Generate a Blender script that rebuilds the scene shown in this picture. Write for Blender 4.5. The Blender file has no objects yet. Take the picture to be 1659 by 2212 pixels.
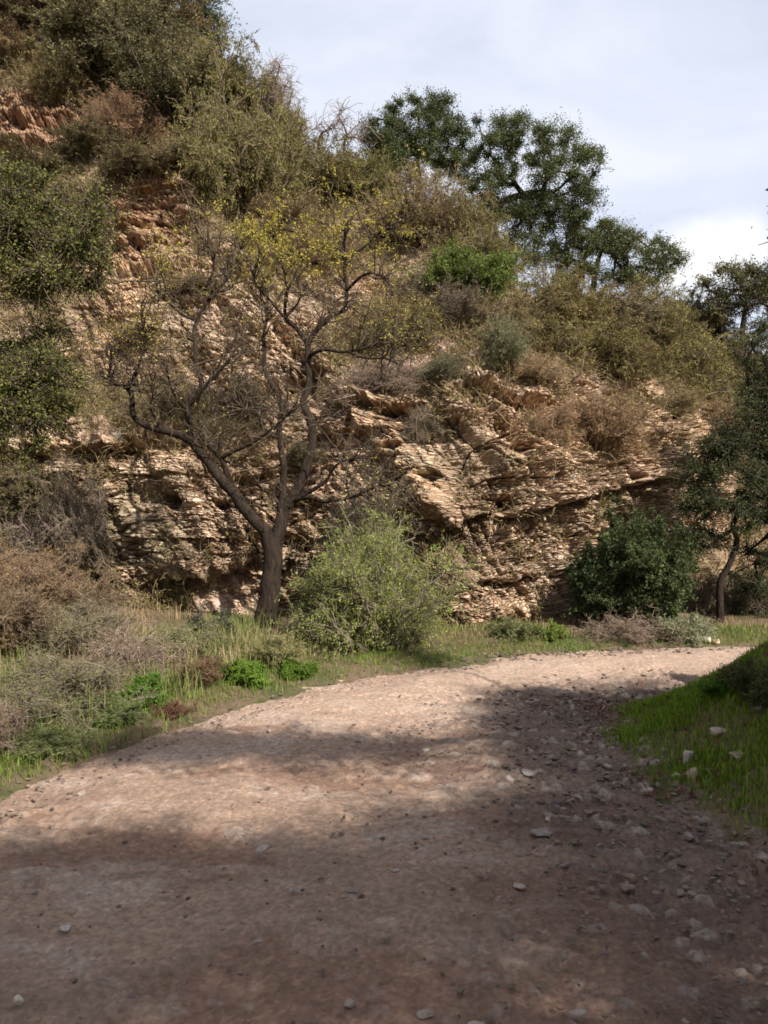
import bpy, math
import numpy as np
from mathutils import Vector

# ------------------------------------------------------------------ camera, world, sun
S = bpy.context.scene
C = S.collection
F = 1663.0            # focal length in units of the 1659 x 2212 working frame
CX, CY, EYE = 829.5, 1106.0, 1.6

cam_d = bpy.data.cameras.new('camera')
cam_d.sensor_fit = 'VERTICAL'
cam_d.sensor_height = 36
cam_d.lens = 36 * F / 2212
cam_d.clip_start = 0.05
cam_d.clip_end = 3000
cam_d.dof.use_dof = True
cam_d.dof.focus_distance = 11
cam_d.dof.aperture_fstop = 5.0
cam = bpy.data.objects.new('camera', cam_d)
C.objects.link(cam)
cam.location = (0, 0, EYE)
cam.rotation_euler = (math.radians(90), 0, 0)
S.camera = cam

SUN = np.array([0.52, -0.58, 0.70]); SUN /= np.linalg.norm(SUN)
w = bpy.data.worlds.new('World'); S.world = w; w.use_nodes = True
nt = w.node_tree; N = nt.nodes; L = nt.links
bg = N['Background']; bg.inputs['Strength'].default_value = 0.1
sky = N.new('ShaderNodeTexSky'); sky.sky_type = 'NISHITA'; sky.sun_disc = False
sky.sun_elevation = math.asin(SUN[2]); sky.sun_rotation = math.atan2(SUN[0], SUN[1])
tc = N.new('ShaderNodeTexCoord')
mp = N.new('ShaderNodeMapping'); mp.inputs['Scale'].default_value = (1, 1, 2.6)
mp.inputs['Location'].default_value = (0.35, 0.1, 0.2)
no = N.new('ShaderNodeTexNoise'); no.inputs['Scale'].default_value = 2.2; no.inputs['Detail'].default_value = 6
no.inputs['Roughness'].default_value = 0.55; no.inputs['Distortion'].default_value = 0.4
mr = N.new('ShaderNodeMapRange'); mr.inputs['From Min'].default_value = 0.36; mr.inputs['From Max'].default_value = 0.66
mr.inputs['To Min'].default_value = 0.62; mr.inputs['To Max'].default_value = 1.0
mx = N.new('ShaderNodeMix'); mx.data_type = 'RGBA'
mx.inputs[7].default_value = (4.75, 4.95, 5.55, 1)
L.new(tc.outputs['Generated'], mp.inputs['Vector']); L.new(mp.outputs[0], no.inputs['Vector'])
L.new(no.outputs['Fac'], mr.inputs['Value']); L.new(mr.outputs[0], mx.inputs[0])
L.new(sky.outputs[0], mx.inputs[6])
# one small bright cloud low over the ridge
cdir = Vector(((1535 - CX) / F, 1, (CY - 560) / F)).normalized()
sub = N.new('ShaderNodeVectorMath'); sub.operation = 'SUBTRACT'; sub.inputs[1].default_value = cdir
L.new(tc.outputs['Generated'], sub.inputs[0])
scl = N.new('ShaderNodeVectorMath'); scl.operation = 'MULTIPLY'; scl.inputs[1].default_value = (1, 1, 1.9); L.new(sub.outputs[0], scl.inputs[0])
ln_ = N.new('ShaderNodeVectorMath'); ln_.operation = 'LENGTH'; L.new(scl.outputs[0], ln_.inputs[0])
n2 = N.new('ShaderNodeTexNoise'); n2.inputs['Scale'].default_value = 14; n2.inputs['Detail'].default_value = 5; L.new(tc.outputs['Generated'], n2.inputs['Vector'])
ad = N.new('ShaderNodeMath'); ad.operation = 'MULTIPLY_ADD'; ad.inputs[1].default_value = 0.10; L.new(n2.outputs['Fac'], ad.inputs[0]); L.new(ln_.outputs['Value'], ad.inputs[2])
mc = N.new('ShaderNodeMapRange'); mc.interpolation_type = 'SMOOTHSTEP'; mc.inputs['From Min'].default_value = 0.155; mc.inputs['From Max'].default_value = 0.08
L.new(ad.outputs[0], mc.inputs['Value'])
mx2 = N.new('ShaderNodeMix'); mx2.data_type = 'RGBA'; mx2.inputs[7].default_value = (6.0, 6.0, 6.1, 1)
L.new(mc.outputs[0], mx2.inputs[0]); L.new(mx.outputs[2], mx2.inputs[6]); L.new(mx2.outputs[2], bg.inputs['Color'])

sd = bpy.data.lights.new('sun', 'SUN'); sd.energy = 5.0; sd.angle = math.radians(0.6); sd.color = (1.0, 0.94, 0.86)
so = bpy.data.objects.new('sun', sd); C.objects.link(so)
so.rotation_euler = Vector(tuple(SUN)).to_track_quat('Z', 'Y').to_euler()

S.view_settings.view_transform = 'Standard'; S.view_settings.look = 'None'
S.view_settings.exposure = 0.92; S.view_settings.gamma = 1
S.cycles.pixel_filter_type = 'BLACKMAN_HARRIS'; S.cycles.filter_width = 1.7
S.cycles.max_bounces = 5; S.cycles.diffuse_bounces = 3; S.cycles.transmission_bounces = 3
S.cycles.use_denoising = True; S.cycles.denoiser = 'OPENIMAGEDENOISE'

# ------------------------------------------------------------------ helpers
RNG = np.random.default_rng(7)

def px2w(px, py, d):
    px = np.asarray(px, float); py = np.asarray(py, float); d = np.asarray(d, float)
    return np.stack([(px - CX) / F * d, d + 0 * px, EYE + (CY - py) / F * d], -1)

def hash3(ix, iy, iz, seed=0):
    n = (ix.astype(np.int64) * 73856093) ^ (iy.astype(np.int64) * 19349663) ^ (iz.astype(np.int64) * 83492791) ^ (seed * 2654435761)
    n &= 0x7fffffff
    n = (n ^ (n >> 13)) * 1274126177 & 0x7fffffff
    n = (n ^ (n >> 15)) * 2246822519 & 0x7fffffff
    return ((n ^ (n >> 13)) & 0xffffff) / float(0xffffff)

def vnoise(x, y, z=None, seed=0):
    x = np.asarray(x, float); y = np.asarray(y, float)
    z = np.zeros_like(x) if z is None else np.asarray(z, float)
    ix, iy, iz = np.floor(x), np.floor(y), np.floor(z)
    fx, fy, fz = x - ix, y - iy, z - iz
    fx = fx * fx * (3 - 2 * fx); fy = fy * fy * (3 - 2 * fy); fz = fz * fz * (3 - 2 * fz)
    r = 0
    for a in (0, 1):
        for b in (0, 1):
            for c in (0, 1):
                wgt = (fx if a else 1 - fx) * (fy if b else 1 - fy) * (fz if c else 1 - fz)
                r = r + wgt * hash3(ix + a, iy + b, iz + c, seed)
    return r * 2 - 1

def fbm(x, y, z=None, o=4, seed=0, g=0.5):
    z = np.zeros_like(np.asarray(x, float)) if z is None else z
    r = 0; a = 1; f = 1; t = 0
    for k in range(o):
        r = r + a * vnoise(x * f, y * f, z * f, seed + k * 17); t += a; a *= g; f *= 2.03
    return r / t

def voronoi(s, t, seed=0):
    i, j = np.floor(s), np.floor(t)
    f1 = np.full(s.shape, 9.0); f2 = np.full(s.shape, 9.0); idv = np.zeros(s.shape)
    cx = np.zeros(s.shape); cy = np.zeros(s.shape)
    for a in (-1, 0, 1):
        for b in (-1, 0, 1):
            ii, jj = i + a, j + b
            hx = hash3(ii, jj, ii * 0, seed); hy = hash3(ii, jj, ii * 0 + 1, seed)
            dx = ii + hx - s; dy = jj + hy - t
            d = dx * dx + dy * dy
            new = d < f1
            f2 = np.where(new, f1, np.minimum(f2, d))
            idv = np.where(new, hash3(ii, jj, ii * 0 + 2, seed), idv)
            cx = np.where(new, -dx, cx); cy = np.where(new, -dy, cy)
            f1 = np.minimum(f1, d)
    return np.sqrt(f1), np.sqrt(f2), idv, cx, cy

def sstep(a, b, x):
    t = np.clip((np.asarray(x, float) - a) / (b - a), 0, 1)
    return t * t * (3 - 2 * t)

def quadmesh(name, V, Q, col=None, smooth=True, mat=None, parent=None, loc=None):
    V = np.ascontiguousarray(V, np.float32).reshape(-1, 3); Q = np.ascontiguousarray(Q, np.int32).reshape(-1, 4)
    me = bpy.data.meshes.new(name)
    me.vertices.add(len(V)); me.vertices.foreach_set('co', V.ravel())
    me.loops.add(Q.size); me.loops.foreach_set('vertex_index', Q.ravel())
    me.polygons.add(len(Q)); me.polygons.foreach_set('loop_start', np.arange(len(Q), dtype=np.int32) * 4)
    me.polygons.foreach_set('use_smooth', np.full(len(Q), smooth))
    if col is not None:
        ca = me.color_attributes.new('Col', 'FLOAT_COLOR', 'POINT')
        c4 = np.ones((len(V), 4), np.float32); c4[:, :3] = np.asarray(col, np.float32).reshape(-1, 3)
        ca.data.foreach_set('color', c4.ravel())
    me.update(calc_edges=True)
    if mat: me.materials.append(mat)
    o = bpy.data.objects.new(name, me); C.objects.link(o)
    if parent: o.parent = parent
    if loc is not None: o.location = loc
    return o

def tag(o, label=None, cat=None, group=None, kind=None):
    if label: o['label'] = label
    if cat: o['category'] = cat
    if group: o['group'] = group
    if kind: o['kind'] = kind
    return o

def empty(name, loc, label, cat, group=None):
    o = bpy.data.objects.new(name, None); C.objects.link(o); o.location = tuple(float(v) for v in loc)
    o.empty_display_size = 0.2
    return tag(o, label, cat, group)

def unit(v):
    return v / (np.linalg.norm(v, axis=-1, keepdims=True) + 1e-9)

# ------------------------------------------------------------------ materials
def mat_base(name):
    m = bpy.data.materials.new(name); m.use_nodes = True
    return m, m.node_tree.nodes, m.node_tree.links, m.node_tree.nodes['Principled BSDF']

def mixc(Nn, Ll, mode, fac, a, b):
    x = Nn.new('ShaderNodeMix'); x.data_type = 'RGBA'; x.blend_type = mode
    for idx, v in ((0, fac), (6, a), (7, b)):
        if hasattr(v, 'is_linked') or hasattr(v, 'links'): Ll.new(v, x.inputs[idx])
        else: x.inputs[idx].default_value = v
    return x.outputs[2]

def noise_node(Nn, Ll, scale, detail=4, rough=0.6, vec=None, dist=0):
    n = Nn.new('ShaderNodeTexNoise'); n.inputs['Scale'].default_value = scale
    n.inputs['Detail'].default_value = detail; n.inputs['Roughness'].default_value = rough
    n.inputs['Distortion'].default_value = dist
    if vec: Ll.new(vec, n.inputs['Vector'])
    return n.outputs['Fac']

def ramp(Nn, Ll, fac, stops):
    r = Nn.new('ShaderNodeValToRGB'); Ll.new(fac, r.inputs[0])
    e = r.color_ramp.elements
    while len(e) < len(stops): e.new(0.5)
    for k, (p, c) in enumerate(stops):
        e[k].position = p; e[k].color = (*c, 1)
    return r.outputs[0]

def leaf_mat(name, trans=0.3, rough=0.55, spec=0.12):
    m, Nn, Ll, p = mat_base(name)
    at = Nn.new('ShaderNodeVertexColor'); at.layer_name = 'Col'
    oi = Nn.new('ShaderNodeObjectInfo')
    hs = Nn.new('ShaderNodeHueSaturation')
    mr = Nn.new('ShaderNodeMapRange'); Ll.new(oi.outputs['Random'], mr.inputs['Value'])
    mr.inputs['To Min'].default_value = 0.475; mr.inputs['To Max'].default_value = 0.52
    Ll.new(mr.outputs[0], hs.inputs['Hue'])
    mr2 = Nn.new('ShaderNodeMapRange'); Ll.new(oi.outputs['Random'], mr2.inputs['Value'])
    mr2.inputs['To Min'].default_value = 1.25; mr2.inputs['To Max'].default_value = 0.8
    Ll.new(mr2.outputs[0], hs.inputs['Value'])
    Ll.new(at.outputs['Color'], hs.inputs['Color'])
    Ll.new(hs.outputs[0], p.inputs['Base Color'])
    p.inputs['Roughness'].default_value = rough
    p.inputs['Specular IOR Level'].default_value = spec
    tr = Nn.new('ShaderNodeBsdfTranslucent'); Ll.new(hs.outputs[0], tr.inputs['Color'])
    ms = Nn.new('ShaderNodeMixShader'); ms.inputs[0].default_value = trans
    Ll.new(p.outputs[0], ms.inputs[1]); Ll.new(tr.outputs[0], ms.inputs[2])
    Ll.new(ms.outputs[0], Nn['Material Output'].inputs['Surface'])
    return m

def bark_mat(name, c1, c2, scale=18):
    m, Nn, Ll, p = mat_base(name)
    t = Nn.new('ShaderNodeTexCoord'); mpn = Nn.new('ShaderNodeMapping')
    mpn.inputs['Scale'].default_value = (1, 1, 0.3); Ll.new(t.outputs['Object'], mpn.inputs['Vector'])
    f = noise_node(Nn, Ll, scale, 6, 0.7, mpn.outputs[0], 0.6)
    Ll.new(ramp(Nn, Ll, f, [(0.32, c1), (0.68, c2)]), p.inputs['Base Color'])
    b = Nn.new('ShaderNodeBump'); b.inputs['Strength'].default_value = 0.9; b.inputs['Distance'].default_value = 0.06
    Ll.new(f, b.inputs['Height']); Ll.new(b.outputs[0], p.inputs['Normal'])
    p.inputs['Roughness'].default_value = 0.9; p.inputs['Specular IOR Level'].default_value = 0.15
    return m

def earth_mat(name, nscale, bump, bdist, extra=None):
    m, Nn, Ll, p = mat_base(name)
    at = Nn.new('ShaderNodeVertexColor'); at.layer_name = 'Col'
    t = Nn.new('ShaderNodeTexCoord'); v = t.outputs['Object']
    f = noise_node(Nn, Ll, nscale, 8, 0.72, v)
    g = ramp(Nn, Ll, f, [(0.3, (0.62, 0.60, 0.58)), (0.7, (1.28, 1.28, 1.28))])
    c = mixc(Nn, Ll, 'MULTIPLY', 1.0, at.outputs['Color'], g)
    if extra: c = extra(Nn, Ll, v, c)
    Ll.new(c, p.inputs['Base Color'])
    b = Nn.new('ShaderNodeBump'); b.inputs['Strength'].default_value = bump; b.inputs['Distance'].default_value = bdist
    Ll.new(f, b.inputs['Height']); Ll.new(b.outputs[0], p.inputs['Normal'])
    p.inputs['Roughness'].default_value = 0.95; p.inputs['Specular IOR Level'].default_value = 0.1
    return m

M_leaf = leaf_mat('leaf', 0.3)
M_dry = leaf_mat('dry_leaf', 0.2, 0.8, 0.1)
M_twig = leaf_mat('twig_bark', 0.0, 0.9, 0.1)
M_bark = bark_mat('dark_bark', (0.013, 0.009, 0.006), (0.055, 0.038, 0.027))
M_rock = earth_mat('cliff_rock', 30, 0.6, 0.02)
def gravel_extra(Nn, Ll, v, c):
    vo = Nn.new('ShaderNodeTexVoronoi'); vo.inputs['Scale'].default_value = 55; Ll.new(v, vo.inputs['Vector'])
    g = ramp(Nn, Ll, vo.outputs['Color'], [(0.1, (0.72, 0.68, 0.66)), (0.6, (1.0, 1.0, 1.0)), (0.95, (1.45, 1.42, 1.38))])
    return mixc(Nn, Ll, 'MULTIPLY', 0.55, c, g)
M_road = earth_mat('gravel_dirt', 26, 0.7, 0.02, gravel_extra)
M_soil = earth_mat('soil', 14, 0.8, 0.03)
M_stone = earth_mat('stone', 25, 0.5, 0.01)

# ------------------------------------------------------------------ geometry generators
def tubes(P, R, n=4):
    """P (M,K,3) polylines, R (M,K) radii -> V, Q"""
    M_, K = P.shape[:2]
    T = np.empty_like(P); T[:, 1:-1] = P[:, 2:] - P[:, :-2]; T[:, 0] = P[:, 1] - P[:, 0]; T[:, -1] = P[:, -1] - P[:, -2]
    T = unit(T)
    mt = unit(P[:, -1] - P[:, 0])
    ref = np.where(np.abs(mt[:, 2:3]) < 0.75, np.array([[0, 0, 1.0]]), np.array([[0.3, 1.0, 0]]))[:, None, :]
    A = unit(np.cross(T, np.broadcast_to(ref, T.shape))); B = np.cross(T, A)
    an = np.arange(n) / n * 2 * np.pi
    V = P[:, :, None] + R[:, :, None, None] * (A[:, :, None] * np.cos(an)[None, None, :, None] + B[:, :, None] * np.sin(an)[None, None, :, None])
    idx = np.arange(M_ * K * n).reshape(M_, K, n)
    a = idx[:, :-1]; b = idx[:, 1:]
    Q = np.stack([a, np.roll(a, -1, 2), np.roll(b, -1, 2), b], -1)
    return V.reshape(-1, 3), Q.reshape(-1, 4)

def twigs(rng, st, di, ln, K=5, curl=0.35, grav=0.0):
    M_ = len(st); P = np.empty((M_, K, 3)); P[:, 0] = st; d = unit(di); seg = (ln / (K - 1))[:, None]
    for k in range(1, K):
        d = unit(d + rng.normal(0, curl, (M_, 3)) + np.array([0, 0, -grav]))
        P[:, k] = P[:, k - 1] + d * seg
    return P

def leaves(rng, pos, size, colA, colB, aspect=0.5, axis=None, flat=0.0, fold=True):
    """one quad per leaf (diamond), colour jitter"""
    M_ = len(pos)
    a = rng.normal(size=(M_, 3))
    if axis is not None: a = a * 0.5 + axis * 1.2
    a = unit(a)
    b = rng.normal(size=(M_, 3)); b[:, 2] *= (1 - flat); b = unit(np.cross(a, b))
    s = size * rng.uniform(0.6, 1.3, (M_, 1))
    V = np.stack([pos, pos + a * s * 0.5 + b * s * aspect * 0.5, pos + a * s, pos + a * s * 0.45 - b * s * aspect * 0.5], 1)
    Q = np.arange(M_ * 4).reshape(-1, 4)
    t = rng.uniform(0, 1, (M_, 1))
    c = np.array(colA) * (1 - t) + np.array(colB) * t
    c = c * rng.uniform(0.75, 1.25, (M_, 1))
    return V.reshape(-1, 3), Q, np.repeat(c, 4, 0)

def join(parts):
    Vs, Qs, Cs, o = [], [], [], 0
    for p in parts:
        V, Q = p[0], p[1]; Vs.append(V); Qs.append(Q + o); o += len(V)
        c = np.asarray(p[2]) if len(p) > 2 else np.ones(3)
        Cs.append(np.broadcast_to(c, (len(V), 3)))
    return np.concatenate(Vs), np.concatenate(Qs), np.concatenate(Cs)

KINDS = {
 # nst stems, tw twigs per stem, sub subtwigs, lv leaves per subtwig, size, aspect, cols, twig colour, grav, curl, tilt (spread)
 'broom': dict(nst=34, tw=12, sub=6, lv=12, size=0.045, asp=0.24, ca=(0.235, 0.195, 0.068), cb=(0.125, 0.115, 0.038), tc=(0.17, 0.13, 0.09), grav=0.14, curl=0.28, tilt=0.75, al=1),
 'brown': dict(nst=34, tw=12, sub=6, lv=10, size=0.042, asp=0.22, ca=(0.34, 0.24, 0.11), cb=(0.19, 0.135, 0.065), tc=(0.18, 0.13, 0.095), grav=0.06, curl=0.3, tilt=0.8, al=1),
 'dark': dict(nst=30, tw=12, sub=6, lv=16, size=0.036, asp=0.45, ca=(0.20, 0.165, 0.075), cb=(0.10, 0.088, 0.042), tc=(0.11, 0.085, 0.065), grav=0.05, curl=0.35, tilt=0.85, al=0),
 'leafy': dict(nst=26, tw=12, sub=6, lv=23, size=0.036, asp=0.55, ca=(0.13, 0.17, 0.03), cb=(0.055, 0.09, 0.018), tc=(0.1, 0.08, 0.05), grav=0.02, curl=0.32, tilt=0.8, al=0),
 'sage': dict(nst=32, tw=12, sub=6, lv=14, size=0.033, asp=0.35, ca=(0.22, 0.22, 0.11), cb=(0.11, 0.12, 0.055), tc=(0.2, 0.16, 0.12), grav=0.03, curl=0.3, tilt=0.75, al=1),
 'twig': dict(nst=34, tw=14, sub=7, lv=2, size=0.030, asp=0.3, ca=(0.22, 0.16, 0.1), cb=(0.14, 0.1, 0.07), tc=(0.19, 0.148, 0.105), grav=0.05, curl=0.5, tilt=0.95, al=1),
 'grey': dict(nst=34, tw=13, sub=7, lv=6, size=0.033, asp=0.3, ca=(0.19, 0.16, 0.09), cb=(0.12, 0.105, 0.06), tc=(0.19, 0.15, 0.115), grav=0.06, curl=0.45, tilt=0.85, al=1),
}
def shrub_geo(kind, seed, H=1.0, Wd=1.0, dens=1.0, col=None, leafscale=1.0):
    """shrub about H tall and Wd wide standing on the origin; returns stems, foliage"""
    k = KINDS[kind]; rng = np.random.default_rng(seed)
    if col: k = dict(k, ca=col[0], cb=col[1])
    n = max(8, int(k['nst'] * dens))
    az = rng.uniform(0, 2 * np.pi, n); ti = rng.uniform(0.02, 1, n) ** 0.6 * k['tilt']
    di = np.stack([np.cos(az) * np.sin(ti), np.sin(az) * np.sin(ti), np.cos(ti)], 1)
    st = np.stack([np.cos(az) * 0.08, np.sin(az) * 0.08, np.full(n, -0.12)], 1) * rng.uniform(0.2, 1.2, (n, 1))
    ln = rng.uniform(0.6, 1.0, n) * (1 + 0.34 * vnoise(np.cos(az) * 1.6 + seed, np.sin(az) * 1.6, ti * 2.5, seed))
    P1 = twigs(rng, st, di, ln, 7, k['curl'] * 0.45, k['grav'] * 0.6)
    R1 = np.linspace(0.022, 0.005, 7)[None] * rng.uniform(0.6, 1.3, (n, 1))
    m = n * k['tw']
    si = rng.integers(0, n, m); kk = rng.uniform(1.5, 6, m); k0 = np.floor(kk).astype(int).clip(0, 5); fr = (kk - k0)[:, None]
    s2 = P1[si, k0] * (1 - fr) + P1[si, k0 + 1] * fr
    d2 = unit(P1[si, k0 + 1] - P1[si, k0]) + rng.normal(0, 0.65, (m, 3))
    P2 = twigs(rng, s2, d2, rng.uniform(0.15, 0.38, m), 5, k['curl'], k['grav'])
    R2 = np.linspace(0.0055, 0.0025, 5)[None] * np.ones((m, 1))
    q = m * k['sub']
    si = rng.integers(0, m, q); k0 = rng.integers(1, 5, q)
    s3 = P2[si, k0]; d3 = unit(P2[si, k0] - P2[si, k0 - 1]) + rng.normal(0, 0.7, (q, 3))
    P3 = twigs(rng, s3, d3, rng.uniform(0.06, 0.2, q), 3, k['curl'], k['grav'])
    R3 = np.linspace(0.0028, 0.0015, 3)[None] * np.ones((q, 1))
    ext = np.array([Wd / 1.45, Wd / 1.45, H / 1.1])
    g = (ext[0] * ext[2]) ** 0.5; rs = 1.0 / max(g, 0.5) ** 0.5
    P1, P2, P3 = P1 * ext, P2 * ext, P3 * ext
    tcv = np.array(k['tc'])
    def cj(V, per):  # colour per twig
        c = rng.uniform(0.6, 1.35, (len(V) // per, 1)) * tcv
        return np.repeat(c, per, 0)
    a = tubes(P1, R1 * g, 5); b = tubes(P2, R2 * g * rs, 3); c = tubes(P3, R3 * g * rs, 3)
    stems = join([(a[0], a[1], cj(a[0], 35)), (b[0], b[1], cj(b[0], 15)), (c[0], c[1], cj(c[0], 9))])
    z = q * k['lv']
    si = rng.integers(0, q, z); f = rng.uniform(0, 1, (z, 1))
    ps = P3[si, 0] * (1 - f) + P3[si, 2] * f + rng.normal(0, 0.012, (z, 3)) * g
    ax = unit(P3[si, 2] - P3[si, 0]) if k['al'] else None
    fol = leaves(rng, ps, k['size'] * leafscale * min(1.5, g ** 0.4), k['ca'], k['cb'], k['asp'], ax)
    cl = 1 + 0.3 * vnoise(ps[:, 0] * 4, ps[:, 1] * 4, ps[:, 2] * 4, seed)
    V, Q, Cc = fol
    return stems, (V, Q, Cc * np.repeat(cl, 4)[:, None])

def part(name, geo, mat, parent):
    return quadmesh(name, geo[0], geo[1], geo[2] if len(geo) > 2 else None, True, mat, parent)

PROTO = {}
def proto(kind, var):
    if (kind, var) not in PROTO:
        s, f = shrub_geo(kind, 100 + var * 7 + sum(map(ord, kind)), 1.3, 1.5, 1.35)
        def me(nm, geo, mat):
            o = quadmesh(nm, geo[0], geo[1], geo[2], True, mat); d = o.data; bpy.data.objects.remove(o); return d
        PROTO[(kind, var)] = (me('stems', s, M_twig), me('foliage', f, M_leaf if kind in ('leafy', 'dark', 'sage') else M_dry))
    return PROTO[(kind, var)]

SHRUB_N = [0]
def place_shrub(kind, loc, wid, hei, label, group=None, tilt=(0, 0), name='shrub', cat='shrub', var=None):
    SHRUB_N[0] += 1; i = SHRUB_N[0]
    s, f = proto(kind, (i % 3) if var is None else var)
    r = empty(name, loc, label, cat, group)
    r.scale = (wid / 1.5, wid / 1.5, hei / 1.3); r.rotation_euler = (tilt[0], tilt[1], i * 2.4)
    for d, nm in ((s, 'stems'), (f, 'foliage')):
        o = bpy.data.objects.new(nm, d); C.objects.link(o); o.parent = r
    return r

def grow(rng, trunk, rad, att, tip=0.012, jit=0.08, pw=0.45, nmin=3):
    """trunk: (K,3) path, att: (M,3) attractors. returns chains [(pts, radii)]"""
    nodes = [np.array(p, float) for p in trunk]; par = [-1] + list(range(len(trunk) - 1))
    base = len(trunk)
    chains = [list(range(base))]
    cnt_leaf = []
    A = np.array(att); top = nodes[-1]
    order = np.argsort(np.linalg.norm(A - top, axis=1))
    lo = max(1, int(base * 0.45))
    for ai in order:
        a = A[ai]; NN = np.array(nodes[lo:])
        d = np.linalg.norm(NN - a, axis=1) + 0.35 * np.linalg.norm(NN - top, axis=1)
        j = int(np.argmin(d)) + lo
        p0 = nodes[j]; dist = np.linalg.norm(a - p0); n = max(nmin, int(dist / 0.35) + 1)
        ch = [j]; prev = j
        mid = rng.normal(0, jit * dist, 3); mid[2] += 0.06 * dist
        for q in range(1, n + 1):
            t = q / n
            p = p0 * (1 - t) + a * t + mid * math.sin(math.pi * t) + (rng.normal(0, jit * 0.35 * dist / n ** .5, 3) if q < n else 0)
            nodes.append(p); par.append(prev); prev = len(nodes) - 1; ch.append(prev)
        chains.append(ch); cnt_leaf.append(prev)
    cnt = np.zeros(len(nodes))
    for lf in cnt_leaf:
        k = lf
        while k >= 0: cnt[k] += 1; k = par[k]
    R = np.maximum(tip * np.maximum(cnt, 1) ** pw, tip * 0.6)
    rt = np.array(rad); R[:base] = np.maximum(R[:base] * 0, rt)
    out = []
    for ch in chains:
        pts = np.array([nodes[k] for k in ch]); r = np.array([R[k] for k in ch])
        if ch[0] >= 0 and len(ch) > 1 and ch is not chains[0]: r[0] = min(r[0], r[1] * 1.35)
        out.append((pts, r))
    return out

def chains_geo(chains, n=8):
    return join([tubes(p[None], r[None], n) for p, r in chains])

def smooth_path(pts, rad, k=4):
    pts = np.array(pts, float); rad = np.array(rad, float); n = len(pts)
    P = np.vstack([2 * pts[0] - pts[1], pts, 2 * pts[-1] - pts[-2]]); o = []; ro = []
    for i in range(n - 1):
        for t in np.arange(k) / k:
            p0, p1, p2, p3 = P[i:i + 4]
            o.append(0.5 * (2 * p1 + (p2 - p0) * t + (2 * p0 - 5 * p1 + 4 * p2 - p3) * t * t + (3 * p1 - p0 - 3 * p2 + p3) * t ** 3))
            ro.append(rad[i] * (1 - t) + rad[i + 1] * t)
    o.append(pts[-1]); ro.append(rad[-1])
    return np.array(o), np.array(ro)

def clump_leaves(rng, centres, rad, nper, size, ca, cb, asp=0.5, squash=0.65):
    """leafy sprays: each clump is a set of short twigs carrying leaves"""
    M_ = len(centres); rad = np.broadcast_to(rad, (M_,))
    m = M_ * 16
    ci = rng.integers(0, M_, m); d = unit(rng.normal(size=(m, 3))); d[:, 2] = d[:, 2] * squash + 0.12
    P = twigs(rng, centres[ci] + d * rad[ci][:, None] * 0.1, d, rad[ci] * rng.uniform(0.5, 1.15, m), 4, 0.3, 0.04)
    tw = tubes(P, np.linspace(0.007, 0.003, 4)[None] * np.ones((m, 1)), 3)
    z = M_ * nper
    si = rng.integers(0, m, z); f = rng.uniform(0, 2.99, z); k0 = f.astype(int); fr = (f - k0)[:, None]
    ps = P[si, k0] * (1 - fr) + P[si, k0 + 1] * fr + rng.normal(0, 0.055, (z, 3)) * (rad[ci[si]][:, None] / 0.4)
    V, Q, Cc = leaves(rng, ps, size, ca, cb, asp)
    cv = 1 + 0.28 * rng.normal(size=M_)[ci[si]].clip(-1.3, 1.6)
    return tw, (V, Q, Cc * np.repeat(cv, 4)[:, None])

# ------------------------------------------------------------------ ground
LE = np.array([(-3.3, -9), (-2.9, -4), (-2.8, 0), (-2.55, 3), (-2.15, 4.5), (-1.85, 5.2), (-1.3, 6.3), (-0.75, 7.1), (0, 7.8), (1.2, 8.6), (3.1, 9.15), (4.6, 9.45), (8, 9.7), (14, 9.3), (22, 8)], float)
RE = np.array([(2.3, -9), (1.9, -4), (1.8, 0), (1.78, 2.5), (1.75, 3.6), (1.55, 4.5), (1.52, 5.4), (1.82, 6.3), (2.8, 6.95), (4.6, 7.3), (8, 7.4), (14, 7.0), (22, 5.8)], float)
def segdist(x, y, L_):
    d = np.full(x.shape, 1e9)
    for (ax, ay), (bx, by) in zip(L_[:-1], L_[1:]):
        t = np.clip(((x - ax) * (bx - ax) + (y - ay) * (by - ay)) / ((bx - ax) ** 2 + (by - ay) ** 2), 0, 1)
        d = np.minimum(d, np.hypot(x - ax - t * (bx - ax), y - ay - t * (by - ay)))
    return d
def inside(x, y):
    P = np.vstack([LE, RE[::-1]]); r = np.zeros(x.shape, bool)
    for (ax, ay), (bx, by) in zip(P, np.roll(P, -1, 0)):
        if ay == by: continue
        c = ((ay > y) != (by > y)) & (x < (bx - ax) * (y - ay) / (by - ay) + ax)
        r ^= c
    return r
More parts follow.
